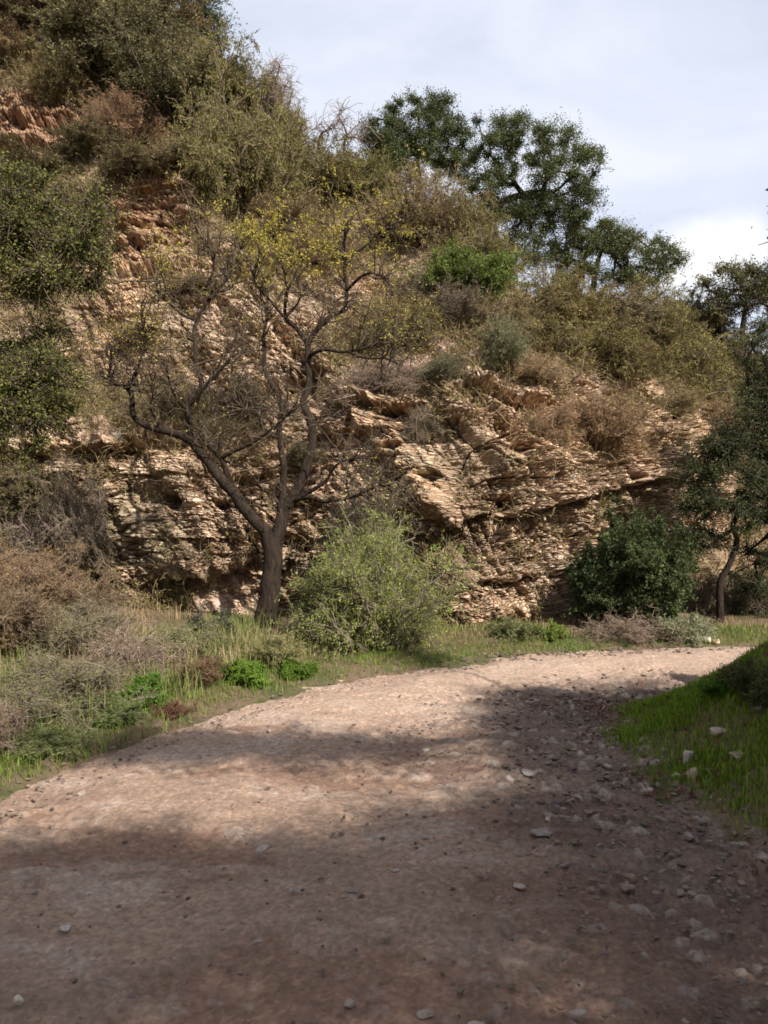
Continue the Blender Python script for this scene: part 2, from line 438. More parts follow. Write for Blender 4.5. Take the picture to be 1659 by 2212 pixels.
def ground_z(x, y, full=False):
    x = np.asarray(x, float); y = np.asarray(y, float)
    ins = inside(x, y); dl = segdist(x, y, LE); dr = segdist(x, y, RE)
    right = (dr < dl) & ~ins; d = np.where(ins, 0, np.minimum(dl, dr))
    d = np.where(y < -8.5, np.maximum(0, np.abs(x) - 2.8), d)
    n = fbm(x * 0.8, y * 0.8, o=4, seed=3); n2 = fbm(x * 5, y * 5, o=3, seed=5)
    # right-hand bank, climbing away from the bend
    zr = 0.52 * sstep(0, 1.15, d) + 0.42 * np.maximum(d - 0.9, 0) - 0.3 * np.maximum(d - 9, 0)
    zr = zr * (0.35 + 0.65 * sstep(7.6, 5.2, y - 0.25 * np.maximum(x - 2, 0))) + 0.06 * n * sstep(0.1, 1, d)
    # left and far verge with the mound
    zl = 0.05 * sstep(0, 0.6, d) + 0.02 * d
    mound = 1.0 * sstep(2.7, 4.7, -x) * sstep(4.8, 8.0, y) * sstep(10.4, 8.4, y) + 0.5 * sstep(2.6, 4.5, -x) * sstep(9, 3, y) + 0.25 * np.maximum(-x - 4.9, 0)
    zl = zl + mound + 0.10 * n * sstep(0.3, 1.5, d)
    z = np.where(right, zr, zl) * (1 - ins) + 0.02 * n2 * sstep(0.05, 0.4, d)
    z = z + 0.03 * n * (1 - sstep(0, .3, d)) 
    if full: return z, ins, dl, dr, right, d
    return z

def axis(fine0, fine1, step, lo, hi, g=1.22):
    a = list(np.arange(fine0, fine1, step)); s = step
    while a[-1] < hi: s *= g; a.append(a[-1] + s)
    s = step; b = [a[0]]
    while b[-1] > lo: s *= g; b.append(b[-1] - s)
    return np.array(b[::-1][:-1] + a)
gx = axis(-6.5, 8, 0.045, -500, 500); gy = axis(-1, 12.5, 0.045, -400, 900)
X, Y = np.meshgrid(gx, gy)
Z, ins, dl, dr, right, dd = ground_z(X, Y, True)
edge = fbm(X * 2.2, Y * 2.2, o=4, seed=9)
din = np.where(ins, np.minimum(dl, dr), -dd)
low = sstep(-0.12, 0.25, din + 0.16 * edge)
far = sstep(40, 120, np.hypot(X, Y))
Zg = Z - 0.07 * low
Zg = Zg * (1 - far) + far * -0.5
n1 = fbm(X * 1.3, Y * 1.3, o=5, seed=21)[..., None]; n3 = fbm(X * 9, Y * 9, o=3, seed=22)[..., None]
soil = np.array([0.15, 0.105, 0.065]); green = np.array([0.045, 0.065, 0.018]); redd = np.array([0.13, 0.075, 0.05])
cg = soil * (0.9 + 0.3 * n1)
gm = sstep(-3.6, -2.2, X)[..., None] * (sstep(-0.3, 0.4, n1[..., 0] + 0.5 * n3[..., 0]) * 0.75)[..., None]
cg = cg * (1 - gm) + green * gm
rm = (sstep(0.2, 0.5, n3[..., 0]) * 0.5)[..., None] * right[..., None]
cg = cg * (1 - rm) + redd * rm
def grid_idx(ny, nx):
    i = np.arange(ny * nx).reshape(ny, nx)
    return np.stack([i[:-1, :-1], i[:-1, 1:], i[1:, 1:], i[1:, :-1]], -1).reshape(-1, 4)
g = quadmesh('ground', np.stack([X, Y, Zg], -1), grid_idx(*X.shape), cg, True, M_soil)
tag(g, 'brown soil and leaf litter of the verges and banks beside the track', None, None, 'structure')

# road surface sheet
rx = axis(-3.4, 5.6, 0.018, -3.8, 21, 1.08); ry = axis(1.6, 10.2, 0.018, -8.5, 10.4, 1.08)
X, Y = np.meshgrid(rx, ry)
Z, ins, dl, dr, right, dd = ground_z(X, Y, True)
din = np.where(ins, np.minimum(dl, dr), -dd)
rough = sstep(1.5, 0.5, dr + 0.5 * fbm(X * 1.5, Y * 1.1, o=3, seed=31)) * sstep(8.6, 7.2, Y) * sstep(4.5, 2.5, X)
rut = 0.02 * np.sin((dl - 0.3) * 3.3) * (1 - rough)
v1 = voronoi(X * 14 + fbm(X * 6, Y * 6, seed=2), Y * 14, 41); v2 = voronoi(X * 34, Y * 34, 43)
peb = (0.5 - v1[0]).clip(0) * (v1[2] > 0.6) * 0.022 + (0.5 - v2[0]).clip(0) * (v2[2] > 0.45) * 0.013
lumps = fbm(X * 3.2, Y * 3.2, o=5, seed=33, g=0.6)
Zr = Z - 0.012 + rut + 0.022 * lumps - 0.016 * sstep(0.1, 0.14, fbm(X * 1.1, Y * 1.9 + 7, o=5, seed=38, g=0.6)) + peb * 0.9 * (0.5 + 2.2 * rough) + 0.03 * rough * fbm(X * 7, Y * 7, o=3, seed=35) - 0.2 * sstep(-0.25, -0.6, din)
nA = fbm(X * 0.9 + 4, Y * 1.6, o=5, seed=36)[..., None]; nB = fbm(X * 2.6, Y * 5.0, o=5, seed=37, g=0.62)[..., None]
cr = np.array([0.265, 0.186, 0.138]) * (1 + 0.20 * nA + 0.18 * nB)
pale = (sstep(0.20, 0.27, nB[..., 0] + 0.35 * nA[..., 0]) * 0.4)[..., None]; cr = cr * (1 - pale) + np.array([0.33, 0.275, 0.23]) * pale
rd = (sstep(0.1, 0.25, fbm(X * 1.1, Y * 1.9 + 7, o=5, seed=38, g=0.6)) * 0.65)[..., None]; cr = cr * (1 - rd) + np.array([0.19, 0.112, 0.078]) * rd
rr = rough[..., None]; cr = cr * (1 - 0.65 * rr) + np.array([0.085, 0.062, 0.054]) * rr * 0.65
fr_ = (sstep(4.4, 7.6, Y)[..., None]) * 0.5 * (1 - rr); cr = cr * (1 - fr_) + np.array([0.41, 0.305, 0.235]) * fr_  # dry far track is paler, with its sunlit brightness also lifted in the colour
pw_ = (v1[2] > 0.86)[..., None] * (v1[0] < 0.42)[..., None] * (0.25 + 0.5 * rr); cr = cr * (1 - pw_) + np.array([0.28, 0.24, 0.205]) * pw_
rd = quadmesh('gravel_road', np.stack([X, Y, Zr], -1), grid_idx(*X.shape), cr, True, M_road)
tag(rd, 'pale brown stony dirt track bending to the right below the cliff', None, None, 'structure')
def road_h(x, y): return ground_z(x, y)

# ------------------------------------------------------------------ cliff and hillside
COLS = {
 -700: [(1400, 13), (1200, 13.5), (1000, 14), (800, 15), (600, 16), (300, 18), (0, 21), (-400, 26)],
 0: [(1400, 11), (1260, 11.3), (1100, 11.7), (970, 11.9), (900, 12.9), (760, 13.6), (600, 14.6), (500, 15.4), (350, 16), (230, 17.3), (100, 18.5), (-60, 20.5), (-400, 26)],
 200: [(1400, 11), (1250, 11.3), (1050, 11.5), (950, 11.6), (880, 12.8), (750, 13.3), (600, 14.3), (560, 14.8), (400, 15.2), (330, 16.3), (200, 17.5), (50, 19), (-100, 21)],
 400: [(1400, 10.9), (1265, 11.25), (1230, 11.0), (1050, 11.3), (960, 11.6), (880, 12.8), (750, 13.2), (600, 14), (560, 14.6), (380, 15), (300, 16.3), (150, 18), (60, 19.5)],
 600: [(1400, 10.9), (1235, 11.25), (1210, 10.95), (1000, 11.4), (880, 12.2), (820, 12.8), (700, 13.4), (560, 14.6), (430, 16), (330, 17.5), (290, 18.5)],
 800: [(1400, 10.5), (1180, 10.9), (1150, 10.7), (1000, 11), (860, 11.5), (800, 12.4), (700, 13.5), (600, 14.6), (500, 16), (400, 18)],
 1000: [(1400, 10.1), (1150, 10.4), (1130, 10.28), (950, 10.6), (820, 11.2), (780, 12.2), (700, 13.4), (600, 15), (520, 17)],
 1200: [(1400, 10.4), (1130, 10.68), (1105, 10.55), (930, 10.9), (800, 11.6), (760, 12.5), (700, 14), (620, 16.5)],
 1400: [(1400, 11.4), (1080, 11.65), (1050, 11.5), (900, 12), (790, 12.8), (740, 14), (680, 17)],
 1500: [(1400, 12.3), (1060, 12.65), (1030, 12.55), (930, 13), (880, 14), (800, 16), (700, 19)],
 1600: [(1400, 14), (1100, 15), (950, 16), (850, 18), (740, 22)],
 1720: [(1400, 18), (1200, 19), (1000, 20), (850, 23), (760, 27)],
 2200: [(1400, 30), (1200, 31), (1000, 33), (850, 36), (760, 40)],
}
CREST = [(-700, -420), (0, -200), (200, -60), (400, 70), (520, 190), (640, 335), (780, 405), (900, 480), (1000, 545), (1100, 600), (1250, 655), (1400, 705), (1550, 750), (1659, 775), (2200, 830)]
u = np.concatenate([np.arange(-700, -40, 12), np.arange(-40, 1700, 1.9), np.arange(1700, 2200, 14)])
NV = 760
ck = sorted(COLS); crest = np.interp(u, [c[0] for c in CREST], [c[1] for c in CREST])
kk = np.ones(41) / 41; ui = np.arange(-740, 2240, 4.0)
cs = np.interp(ui, [c[0] for c in CREST], [c[1] for c in CREST]); cs = np.convolve(np.pad(cs, 10, 'edge'), np.ones(21) / 21, 'valid'); crest = np.interp(u, ui, cs)
pyg = np.arange(-440, 1420, 4.0)
TD = np.array([np.interp(-pyg, [-p for p, _ in COLS[c]], [d for _, d in COLS[c]]) for c in ck])   # column x py
TU = np.array([np.interp(ui, ck, TD[:, j]) for j in range(len(pyg))])                             # py x u
kr = np.ones(23) / 23
TU = np.apply_along_axis(lambda r: np.convolve(np.pad(r, 11, 'edge'), kr, 'valid'), 1, TU)
kr = np.ones(5) / 5
TU = np.apply_along_axis(lambda r: np.convolve(np.pad(r, 2, 'edge'), kr, 'valid'), 0, TU)
def D_at(px, py):
    a = np.clip((px - ui[0]) / 4.0, 0, len(ui) - 1.001); b = np.clip((py - pyg[0]) / 4.0, 0, len(pyg) - 1.001)
    i = a.astype(int); j = b.astype(int); fa = a - i; fb = b - j
    return (TU[j, i] * (1 - fa) + TU[j, i + 1] * fa) * (1 - fb) + (TU[j + 1, i] * (1 - fa) + TU[j + 1, i + 1] * fa) * fb
vv = np.linspace(0, 1, NV)
PX = np.broadcast_to(u[None], (NV, len(u))).copy(); PY = 1405 + (crest[None] - 1405) * vv[:, None]
D = D_at(PX, PY)
W = px2w(PX, PY, D)
XX, YY, ZZ = W[..., 0], W[..., 1], W[..., 2]
# large relief, spurs and gullies
lg = fbm(XX * 0.45, YY * 0.3, ZZ * 0.4, o=4, seed=51)
gul = fbm(XX * 1.5 + ZZ * 1.1, ZZ * 0.35, YY * 0.3, o=4, seed=52)
Dn = -0.30 * lg - 0.27 * (1 - np.abs(gul) * 2.6).clip(0) * -1
# rock / soil masks (authoring frame)
def blob(cx, cy, rx, ry, sx=0.35):
    q = np.sqrt(((PX - cx) / rx) ** 2 + ((PY - cy) / ry) ** 2) + 0.3 * fbm(PX / 45, PY / 32, o=3, seed=60)
    return sstep(1 + sx, 1 - sx, q)
rock = np.zeros_like(PX)
for b in [(420, 1100, 330, 165), (780, 1000, 300, 210), (1150, 980, 400, 190), (1200, 1230, 330, 150), (1010, 1350, 130, 90), (330, 470, 120, 100), (380, 700, 230, 75), (620, 690, 110, 130), (560, 800, 200, 70),
          (60, 270, 130, 80), (1460, 960, 110, 90), (1400, 830, 70, 40), (1190, 830, 130, 50), (1480, 1100, 110, 120), (80, 1050, 160, 150), (260, 600, 140, 60), (70, 760, 120, 60), (860, 620, 60, 60), (700, 1250, 200, 140), (430, 690, 320, 170), (640, 620, 160, 120)]:
    rock = np.maximum(rock, blob(*b))
dip = np.interp(PX, [0, 700, 1000, 1500], [0.02, 0.05, -0.12, -0.17])
ss = XX + 0.3 * YY
tt = ZZ * 0.95 + 0.25 * YY + dip * (XX - 1.5) + 0.10 * fbm(XX * 0.9, ZZ * 0.9, o=3, seed=61)
# beds
bid = np.floor(tt / 0.34 + 0.5 * vnoise(ss * 0.25, tt * 0.2, seed=62)); bh = hash3(bid, bid * 0, bid * 0, 63)
al = vnoise(ss * 0.8 + bid * 3.3, bid * 1.7, seed=64)
Dn += -rock * (0.10 * (bh - 0.5) + 0.075 * al)
bid2 = np.floor(tt / 0.13 + 0.4 * vnoise(ss * 0.5, tt * 0.4, seed=162)); bh2 = hash3(bid2, bid2 * 0, bid2 * 0, 163)
Dn += -rock * 0.055 * (bh2 - 0.5 + 0.8 * vnoise(ss * 1.6 + bid2 * 2.1, bid2 * 1.3, seed=164))
smear = sstep(0.0, 0.35, fbm(XX * 0.8 + 3, ZZ * 1.2, YY * 0.6, o=4, seed=165))
# slabs and stones
va = voronoi(ss * 3.6 + 0.6 * fbm(XX * 4, ZZ * 4, seed=65), tt * 10 + 0.9 * fbm(XX * 3, ZZ * 3, seed=66), 67)
Dn += -rock * (va[2] - 0.5) * 0.085 * sstep(0.02, 0.22, va[1] - va[0])
sz = 1 + 0.5 * vnoise(XX * 0.7, ZZ * 0.7, seed=70)
vb = voronoi(ss * 11.0 + 0.5 * fbm(XX * 7, ZZ * 7, seed=68, o=2), tt * 26 + 0.6 * fbm(XX * 6, ZZ * 9, seed=69, o=2), 71)
eb = sstep(0.03, 0.33, vb[1] - vb[0])
vd = voronoi(ss * 6.4 + 0.5 * fbm(XX * 4, ZZ * 4, seed=168, o=2), tt * 15 + 0.6 * fbm(XX * 4, ZZ * 6, seed=169, o=2), 171)
big = fbm(XX * 1.1 + 7, ZZ * 1.5, YY * 0.7, o=3, seed=170) > 0.30
big &= PY > 640
vb = tuple(np.where(big, b_, a_) for a_, b_ in zip(vb, vd)); eb = sstep(0.03, 0.33, vb[1] - vb[0])
stone = eb * (0.35 + 0.65 * vb[2]) + 0.25 * vb[4]
smear = sstep(0.05, 0.4, fbm(XX * 0.8 + 3, ZZ * 1.2, YY * 0.6, o=4, seed=165))
vf = voronoi(ss * 1.25 + 0.5 * fbm(XX * 2, ZZ * 2, seed=172), tt * 2.6 + 0.4 * fbm(XX * 2, ZZ * 2, seed=173), 174)
Dn += -rock * ((vf[2] - 0.5) * 0.11 * sstep(0.0, 0.10, vf[1] - vf[0]) - 0.16 * sstep(0.07, 0.0, vf[1] - vf[0]) * (vnoise(ss, tt, seed=175) > -0.1))
Dn += -(0.25 + 0.75 * rock) * stone * 0.075 * (0.5 + 0.8 * sstep(-0.35, 0.35, fbm(XX * 1.3, ZZ * 1.7, YY, o=3, seed=72))) * (1 - 0.72 * smear) * (0.35 + 0.65 * (rock > 0.2))
vc = voronoi(ss * 24, tt * 34, 73)
Dn += -(0.4 + 0.6 * rock) * 0.014 * sstep(0.0, 0.4, vc[1] - vc[0]) * vc[2]
Dn += 0.028 * rock * fbm(XX * 5, YY * 5, ZZ * 9, o=4, seed=75, g=0.65)
Dn += (1 - rock) * (0.10 * fbm(XX * 2.5, YY * 2.5, ZZ * 2.5, o=5, seed=74))
# named ledges, undercuts and holes
def ledge(pts, prot, under, up=70, dn=22):
    p = np.array(pts, float); ly = np.interp(PX, p[:, 0], p[:, 1]) + 7 * vnoise(PX / 22, PX * 0, seed=80) + 4 * vnoise(PX / 7, PX * 0, seed=81)
    e = sstep(p[0, 0] - 25, p[0, 0] + 15, PX) * sstep(p[-1, 0] + 25, p[-1, 0] - 15, PX)
    d = PY - ly   # positive = below
    return e * (np.where(d < 0, -prot * np.exp(d / up) * sstep(0, -5, d), under * np.exp(-(d / dn) ** 2) * sstep(0, 5, d)))
Dn += ledge([(840, 1150), (930, 1160), (1000, 1130), (1085, 1108)], 0.17, 0.26, 50, 18)
Dn += ledge([(1110, 1118), (1180, 1098), (1250, 1078), (1350, 1050), (1420, 1035), (1490, 1020)], 0.22, 0.26, 60, 15)
Dn += ledge([(245, 522), (300, 517), (385, 514)], 0.12, 0.3, 40, 10)
Dn += ledge([(235, 578), (300, 572), (420, 568)], 0.14, 0.35, 40, 10)
Dn += ledge([(230, 445), (300, 440), (420, 436)], 0.10, 0.16, 30, 9)
Dn += ledge([(240, 480), (320, 476), (430, 470)], 0.12, 0.16, 30, 9)
Dn += ledge([(-60, 250), (60, 262), (150, 255)], 0.15, 0.2, 40, 14)
Dn += ledge([(-60, 320), (60, 310), (170, 318)], 0.15, 0.2, 40, 14)
Dn += ledge([(170, 1225), (300, 1262), (420, 1262), (500, 1240), (575, 1208)], 0.12, 0.16, 50, 20)
Dn += ledge([(-60, 985), (120, 975), (220, 965), (330, 950), (400, 945)], 0.30, 0.32, 40, 24)
Dn += ledge([(700, 860), (800, 868), (900, 880)], 0.18, 0.3, 40, 30)
Dn += ledge([(1000, 838), (1100, 850), (1190, 862)], 0.2, 0.25, 40, 18)
Dn += ledge([(1040, 1262), (1100, 1252), (1170, 1240)], 0.16, 0.2, 30, 12)
Dn += ledge([(430, 850), (560, 840), (690, 800)], 0.16, 0.2, 30, 22)
for cx, cy, rx_, ry_, a in [(1098, 1088, 24, 24, 0.9), (850, 966, 26, 10, 0.6), (365, 1080, 26, 18, 0.45), (930, 1030, 30, 14, 0.3), (1370, 1030, 20, 9, 0.4), (470, 1085, 20, 12, 0.3), (600, 1165, 50, 20, 0.2), (640, 500, 20, 14, 0.3)]:
    q = np.sqrt(((PX - cx) / rx_) ** 2 + ((PY - cy) / ry_) ** 2) + 0.25 * vnoise(PX / 12, PY / 12, seed=90)
    Dn += a * sstep(1.15, 0.55, q)
for cx, cy, rx_, ry_, a in [(940, 1090, 42, 34, 0.3), (1160, 1000, 90, 50, 0.15), (1120, 1320, 60, 30, 0.2), (340, 1035, 90, 30, 0.15), (750, 900, 60, 60, 0.2), (560, 1120, 30, 60, 0.1)]:
    q = np.sqrt(((PX - cx) / rx_) ** 2 + ((PY - cy) / ry_) ** 2); Dn -= a * sstep(1.15, 0.2, q)
# smoothed normals of the base form
dU = np.gradient(W, axis=1); dV = np.gradient(W, axis=0); nn = unit(np.cross(dU, dV)); nn *= np.where(nn[..., 1:2] > 0, -1, 1)
nn = unit(nn * np.array([1, 1, 0.45]) )
W2 = W - nn * Dn[..., None]
# colours
cst = np.array([0.46, 0.355, 0.256]); cmx = np.array([0.17, 0.085, 0.042]); col = np.empty(W.shape)
hv = vb[2][..., None]; hw = hash3(np.floor(hv[..., 0] * 997), np.zeros_like(PX), np.zeros_like(PX), 5)[..., None]
stc = cst * (0.5 + 0.8 * hv) * (1 - np.array([0.0, 0.05, 0.12]) * hw)
warm = fbm(XX * 0.8, ZZ * 1.1, YY * 0.5, o=4, seed=95)[..., None]
stc = stc * (1 + np.array([0.10, 0.0, -0.14]) * warm)
gl = sstep(0.05, 0.45, fbm(XX * 1.4, ZZ * 1.8, YY, o=5, seed=96) + 0.45 * blob(320, 1110, 120, 90) + 0.5 * blob(1000, 990, 90, 60) + 0.5 * blob(1120, 1000, 60, 60) + 0.4 * blob(1030, 1180, 90, 60) - 0.12)[..., None]
lich = np.array([0.27, 0.25, 0.17]); stc = stc * (1 - 0.62 * gl) + lich * (0.7 + 0.5 * hv) * 0.62 * gl
e3 = (eb * 0.85 + 0.15)[..., None]
rcol = stc * e3 + cmx * (1 + 0.4 * warm) * (1 - e3)
var = sstep(0.05, 0.5, fbm(XX * 0.9 + 9, ZZ * 0.6, YY, o=5, seed=97))[..., None]
rcol = rcol * (1 - 0.5 * var)
sm3 = (smear * 0.75 * (1 - sstep(0.75, 0.95, vb[2])))[..., None]; rcol = rcol * (1 - sm3) + np.array([0.27, 0.195, 0.135]) * (1 + 0.3 * warm) * sm3
red = (sstep(640, 440, PY) * sstep(520, 300, PX) * 0.75)[..., None]; rcol = rcol * (1 - red) + rcol * np.array([0.66, 0.52, 0.45]) * red
sc = np.array([0.27, 0.19, 0.125]) * (1 + 0.35 * warm) * (0.8 + 0.3 * hv)
pk = (blob(560, 1310, 160, 60) + blob(950, 720, 110, 50) + blob(940, 790, 90, 40) + blob(700, 1340, 60, 50)).clip(0, 1)[..., None]
sc = sc * (1 - pk) + np.array([0.44, 0.31, 0.245]) * pk
gs = (sstep(0.0, 0.5, fbm(XX * 1.2, YY * 1.2, ZZ, o=4, seed=98)) * 0.5)[..., None] * (1 - pk)
sc = sc * (1 - gs) + np.array([0.10, 0.095, 0.045]) * gs
r3 = sstep(0.25, 0.6, rock)[..., None]
col = rcol * r3 + sc * (1 - r3)
# roll over the crest and run on behind it
K2 = 26
back = np.cumsum(np.linspace(0.25, 4.0, K2)); last = W2[-1]
rows = [last + np.stack([0 * u, 0 * u + b, 0.05 * b + 0.3 * vnoise(last[:, 0] * .5, 0 * u + b * .4, seed=99) * min(1, b) - 0.004 * b * b], -1) for b in back]
W3 = np.concatenate([W2, np.array(rows)]); c3 = np.concatenate([col, np.broadcast_to(col[-1:], (K2,) + col.shape[1:])])
cl = quadmesh('cliff', W3, grid_idx(*W3.shape[:2]), c3, False, M_rock)
tag(cl, 'layered tan and rust cliff of cemented stones rising to a scrubby hillside', None, None, 'structure')

def surf(px, py):
    px = np.atleast_1d(np.asarray(px, float)); py = np.atleast_1d(np.asarray(py, float))
    i = np.searchsorted(u, px).clip(0, len(u) - 1); c = crest[i]
    v = ((1405 - py) / (1405 - c)).clip(0, 1); j = np.round(v * (NV - 1)).astype(int)
    return W2[j, i]
def rock_at(px, py):
    i = np.searchsorted(u, px).clip(0, len(u) - 1); c = crest[i]
    v = ((1405 - py) / (1405 - c)).clip(0, 1); return rock[np.round(v * (NV - 1)).astype(int), i]

# ------------------------------------------------------------------ the tall bare-limbed tree in front of the cliff
def limb(pts, r0, r1, d0, d1):
    n = len(pts); d = np.linspace(d0, d1, n)
    return smooth_path([px2w(p[0], p[1], dd_) for p, dd_ in zip(pts, d)], (r0 * (1 - np.linspace(0, 1, n) ** 0.8) + r1 * np.linspace(0, 1, n) ** 0.8) * (0.8 if r0 > 30 else 0.7) * 10.2 / F)
def main_tree():
    rng = np.random.default_rng(11)
    root = empty('oak_tree', px2w(572, 1370, 10.1), 'tall tree with forked dark trunk and sparse yellow-green leaves in front of the cliff', 'tree')
    o = np.array(root.location)
    LM = [
     ([(570, 1395), (572, 1370), (578, 1320), (584, 1260), (590, 1200), (583, 1160)], 33, 24, 10.1, 10.1),
     ([(588, 1190), (575, 1150), (545, 1122), (510, 1072), (480, 1035), (440, 982), (410, 948)], 22, 14, 10.1, 9.9),
     ([(420, 956), (381, 936), (340, 926), (299, 910), (285, 888), (283, 856), (271, 835), (244, 826), (237, 787), (239, 751)], 13, 3, 9.9, 9.5),
     ([(271, 835), (290, 815), (303, 778), (312, 742), (300, 700)], 6, 2, 9.6, 9.4),
     ([(271, 838), (296, 828), (305, 848)], 5, 2, 9.6, 9.4),
     ([(410, 948), (410, 915), (403, 883), (426, 856), (454, 828), (481, 792), (499, 769)], 11, 3, 9.9, 9.6),
     ([(403, 883), (381, 856), (367, 833), (358, 806)], 6, 2, 9.8, 9.5),
     ([(428, 862), (435, 824), (422, 769), (422, 715), (435, 678), (454, 646), (481, 614), (508, 569), (522, 532)], 9, 3, 9.9, 10.3),
     ([(454, 646), (451, 614), (463, 582), (458, 546), (435, 509)], 6, 2, 10.1, 10.2),
     ([(420, 690), (390, 678), (367, 655), (344, 632), (330, 600)], 5, 1.5, 10, 9.8),
     ([(505, 1064), (490, 1024), (476, 988), (454, 961), (426, 938)], 11, 7, 10, 9.9),
     ([(476, 988), (508, 974), (549, 956), (581, 933), (618, 897), (645, 869)], 7, 2.5, 9.95, 9.4),
     ([(588, 1210), (600, 1160), (608, 1120), (617, 1074)], 24, 19, 10.15, 10.2),
     ([(612, 1085), (612, 1019), (606, 964), (604, 920), (606, 868), (581, 824), (570, 792), (572, 715), (577, 678), (577, 642), (558, 610)], 13, 3, 10.2, 10.8),
     ([(620, 1090), (640, 1060), (661, 1013), (674, 950), (668, 905), (655, 868), (668, 835), (665, 785), (668, 742), (690, 708), (718, 682), (741, 668), (747, 628), (745, 591), (745, 523), (750, 490)], 18, 3.5, 10.2, 10.6),
     ([(668, 748), (640, 712), (618, 687), (618, 632), (613, 587), (600, 550)], 9, 2, 10.4, 10.2),
     ([(618, 687), (640, 662), (650, 640), (665, 610)], 5, 1.5, 10.3, 10.1),
     ([(618, 690), (586, 651), (554, 610), (545, 580)], 5, 1.5, 10.3, 10.1),
     ([(670, 772), (677, 765), (709, 756), (750, 760), (800, 746), (840, 728), (880, 735)], 8, 1.5, 10.4, 9.7),
     ([(750, 760), (800, 775), (836, 778), (870, 790)], 4, 1.3, 10, 9.6),
     ([(747, 622), (773, 603), (800, 591), (840, 600)], 6, 2, 10.5, 10.2),
     ([(747, 560), (786, 532), (818, 505), (850, 490)], 6, 1.5, 10.5, 10.3),
     ([(745, 560), (725, 510), (700, 480)], 4, 1.5, 10.5, 10.6),
     ([(628, 1080), (665, 1075), (706, 1080), (745, 1078), (777, 1069), (810, 1050), (840, 1048)], 9, 2, 10.2, 9.5),
     ([(655, 1072), (700, 1041), (722, 1008), (750, 994), (790, 990)], 7, 1.5, 10.1, 9.7),
     ([(604, 930), (575, 900), (540, 890), (510, 870)], 4, 1.3, 10.2, 10),
     ([(345, 927), (325, 880), (330, 850), (320, 820)], 4, 1.3, 9.8, 9.6),
    ]
    ch = [limb(*a) for a in LM]
    for P_, r in ch:
        P_ += (vnoise(P_ * 4 + 5, P_[:, [1, 2, 0]] * 4, P_[:, [2, 0, 1]] * 4, 3)) * 0.02
        P_ -= o
    part('trunk', chains_geo([(p, r * (1 + 0.12 * vnoise(p[:, 2] * 6, p[:, 0] * 6))) for p, r in ch[:1]], 14), M_bark, root)
    for p, r in ch[1:]:
        part('limb', chains_geo([(p, r * (1 + 0.12 * vnoise(p[:, 2] * 7, p[:, 0] * 7)))], 9), M_bark, root)
    # twigs
    src = [(p, r) for p, r in ch[2:]]
    S_, D_, Ln, Rr = [], [], [], []
    for p, r in src:
        ln = len(p); m = int(ln * 1.0)
        k = (rng.uniform(0.3, 1, m) ** 0.5 * (ln - 1.01)).astype(int)
        S_.append(p[k]); dr_ = unit(p[k + 1] - p[k]) * 0.7 + rng.normal(0, 0.75, (m, 3)); dr_[:, 2] += 0.35; D_.append(dr_)
    S_, D_ = np.concatenate(S_), np.concatenate(D_)
    m = len(S_); P2 = twigs(rng, S_, D_, rng.uniform(0.3, 0.85, m), 8, 0.28, -0.05)
    t2 = tubes(P2, np.linspace(0.010, 0.0035, 8)[None] * rng.uniform(0.7, 1.3, (m, 1)), 4)
    q = m * 6; si = rng.integers(0, m, q); k0 = rng.integers(2, 8, q)
    P3 = twigs(rng, P2[si, k0], unit(P2[si, k0] - P2[si, k0 - 1]) + rng.normal(0, 0.7, (q, 3)), rng.uniform(0.12, 0.42, q), 6, 0.33, 0.03)
    t3 = tubes(P3, np.linspace(0.0036, 0.0018, 6)[None] * np.ones((q, 1)), 3)
    cA = np.repeat(rng.uniform(0.7, 1.3, (m, 1)) * np.array([0.085, 0.062, 0.045]), 32, 0); cB = np.repeat(rng.uniform(0.6, 1.3, (q, 1)) * np.array([0.12, 0.088, 0.062]), 18, 0)
    part('twigs', join([(t2[0], t2[1], cA), (t3[0], t3[1], cB)]), M_twig, root)
    # young leaves, mostly on the upper outer twigs
    zt = P3[:, -1, 2] + o[2]; prob = sstep(3.0, 5.2, zt) * 1.2 + 0.06; n_ = rng.poisson(prob * (11 + 11 * sstep(4.4, 5.6, zt)) * sstep(-0.3, 0.3, vnoise(P3[:, -1, 0] * 1.6, P3[:, -1, 1] * 1.6, P3[:, -1, 2] * 1.6, 8)))
    si = np.repeat(np.arange(q), n_); f = rng.integers(2, 6, len(si))
    ps = P3[si, f] + rng.normal(0, 0.012, (len(si), 3))
    # extra sprays at the crown top
    fol = leaves(rng, ps, 0.028, (0.42, 0.38, 0.06), (0.23, 0.22, 0.045), 0.5)
    C_ = fol[2]
    part('foliage', fol, M_leaf, root)
main_tree()

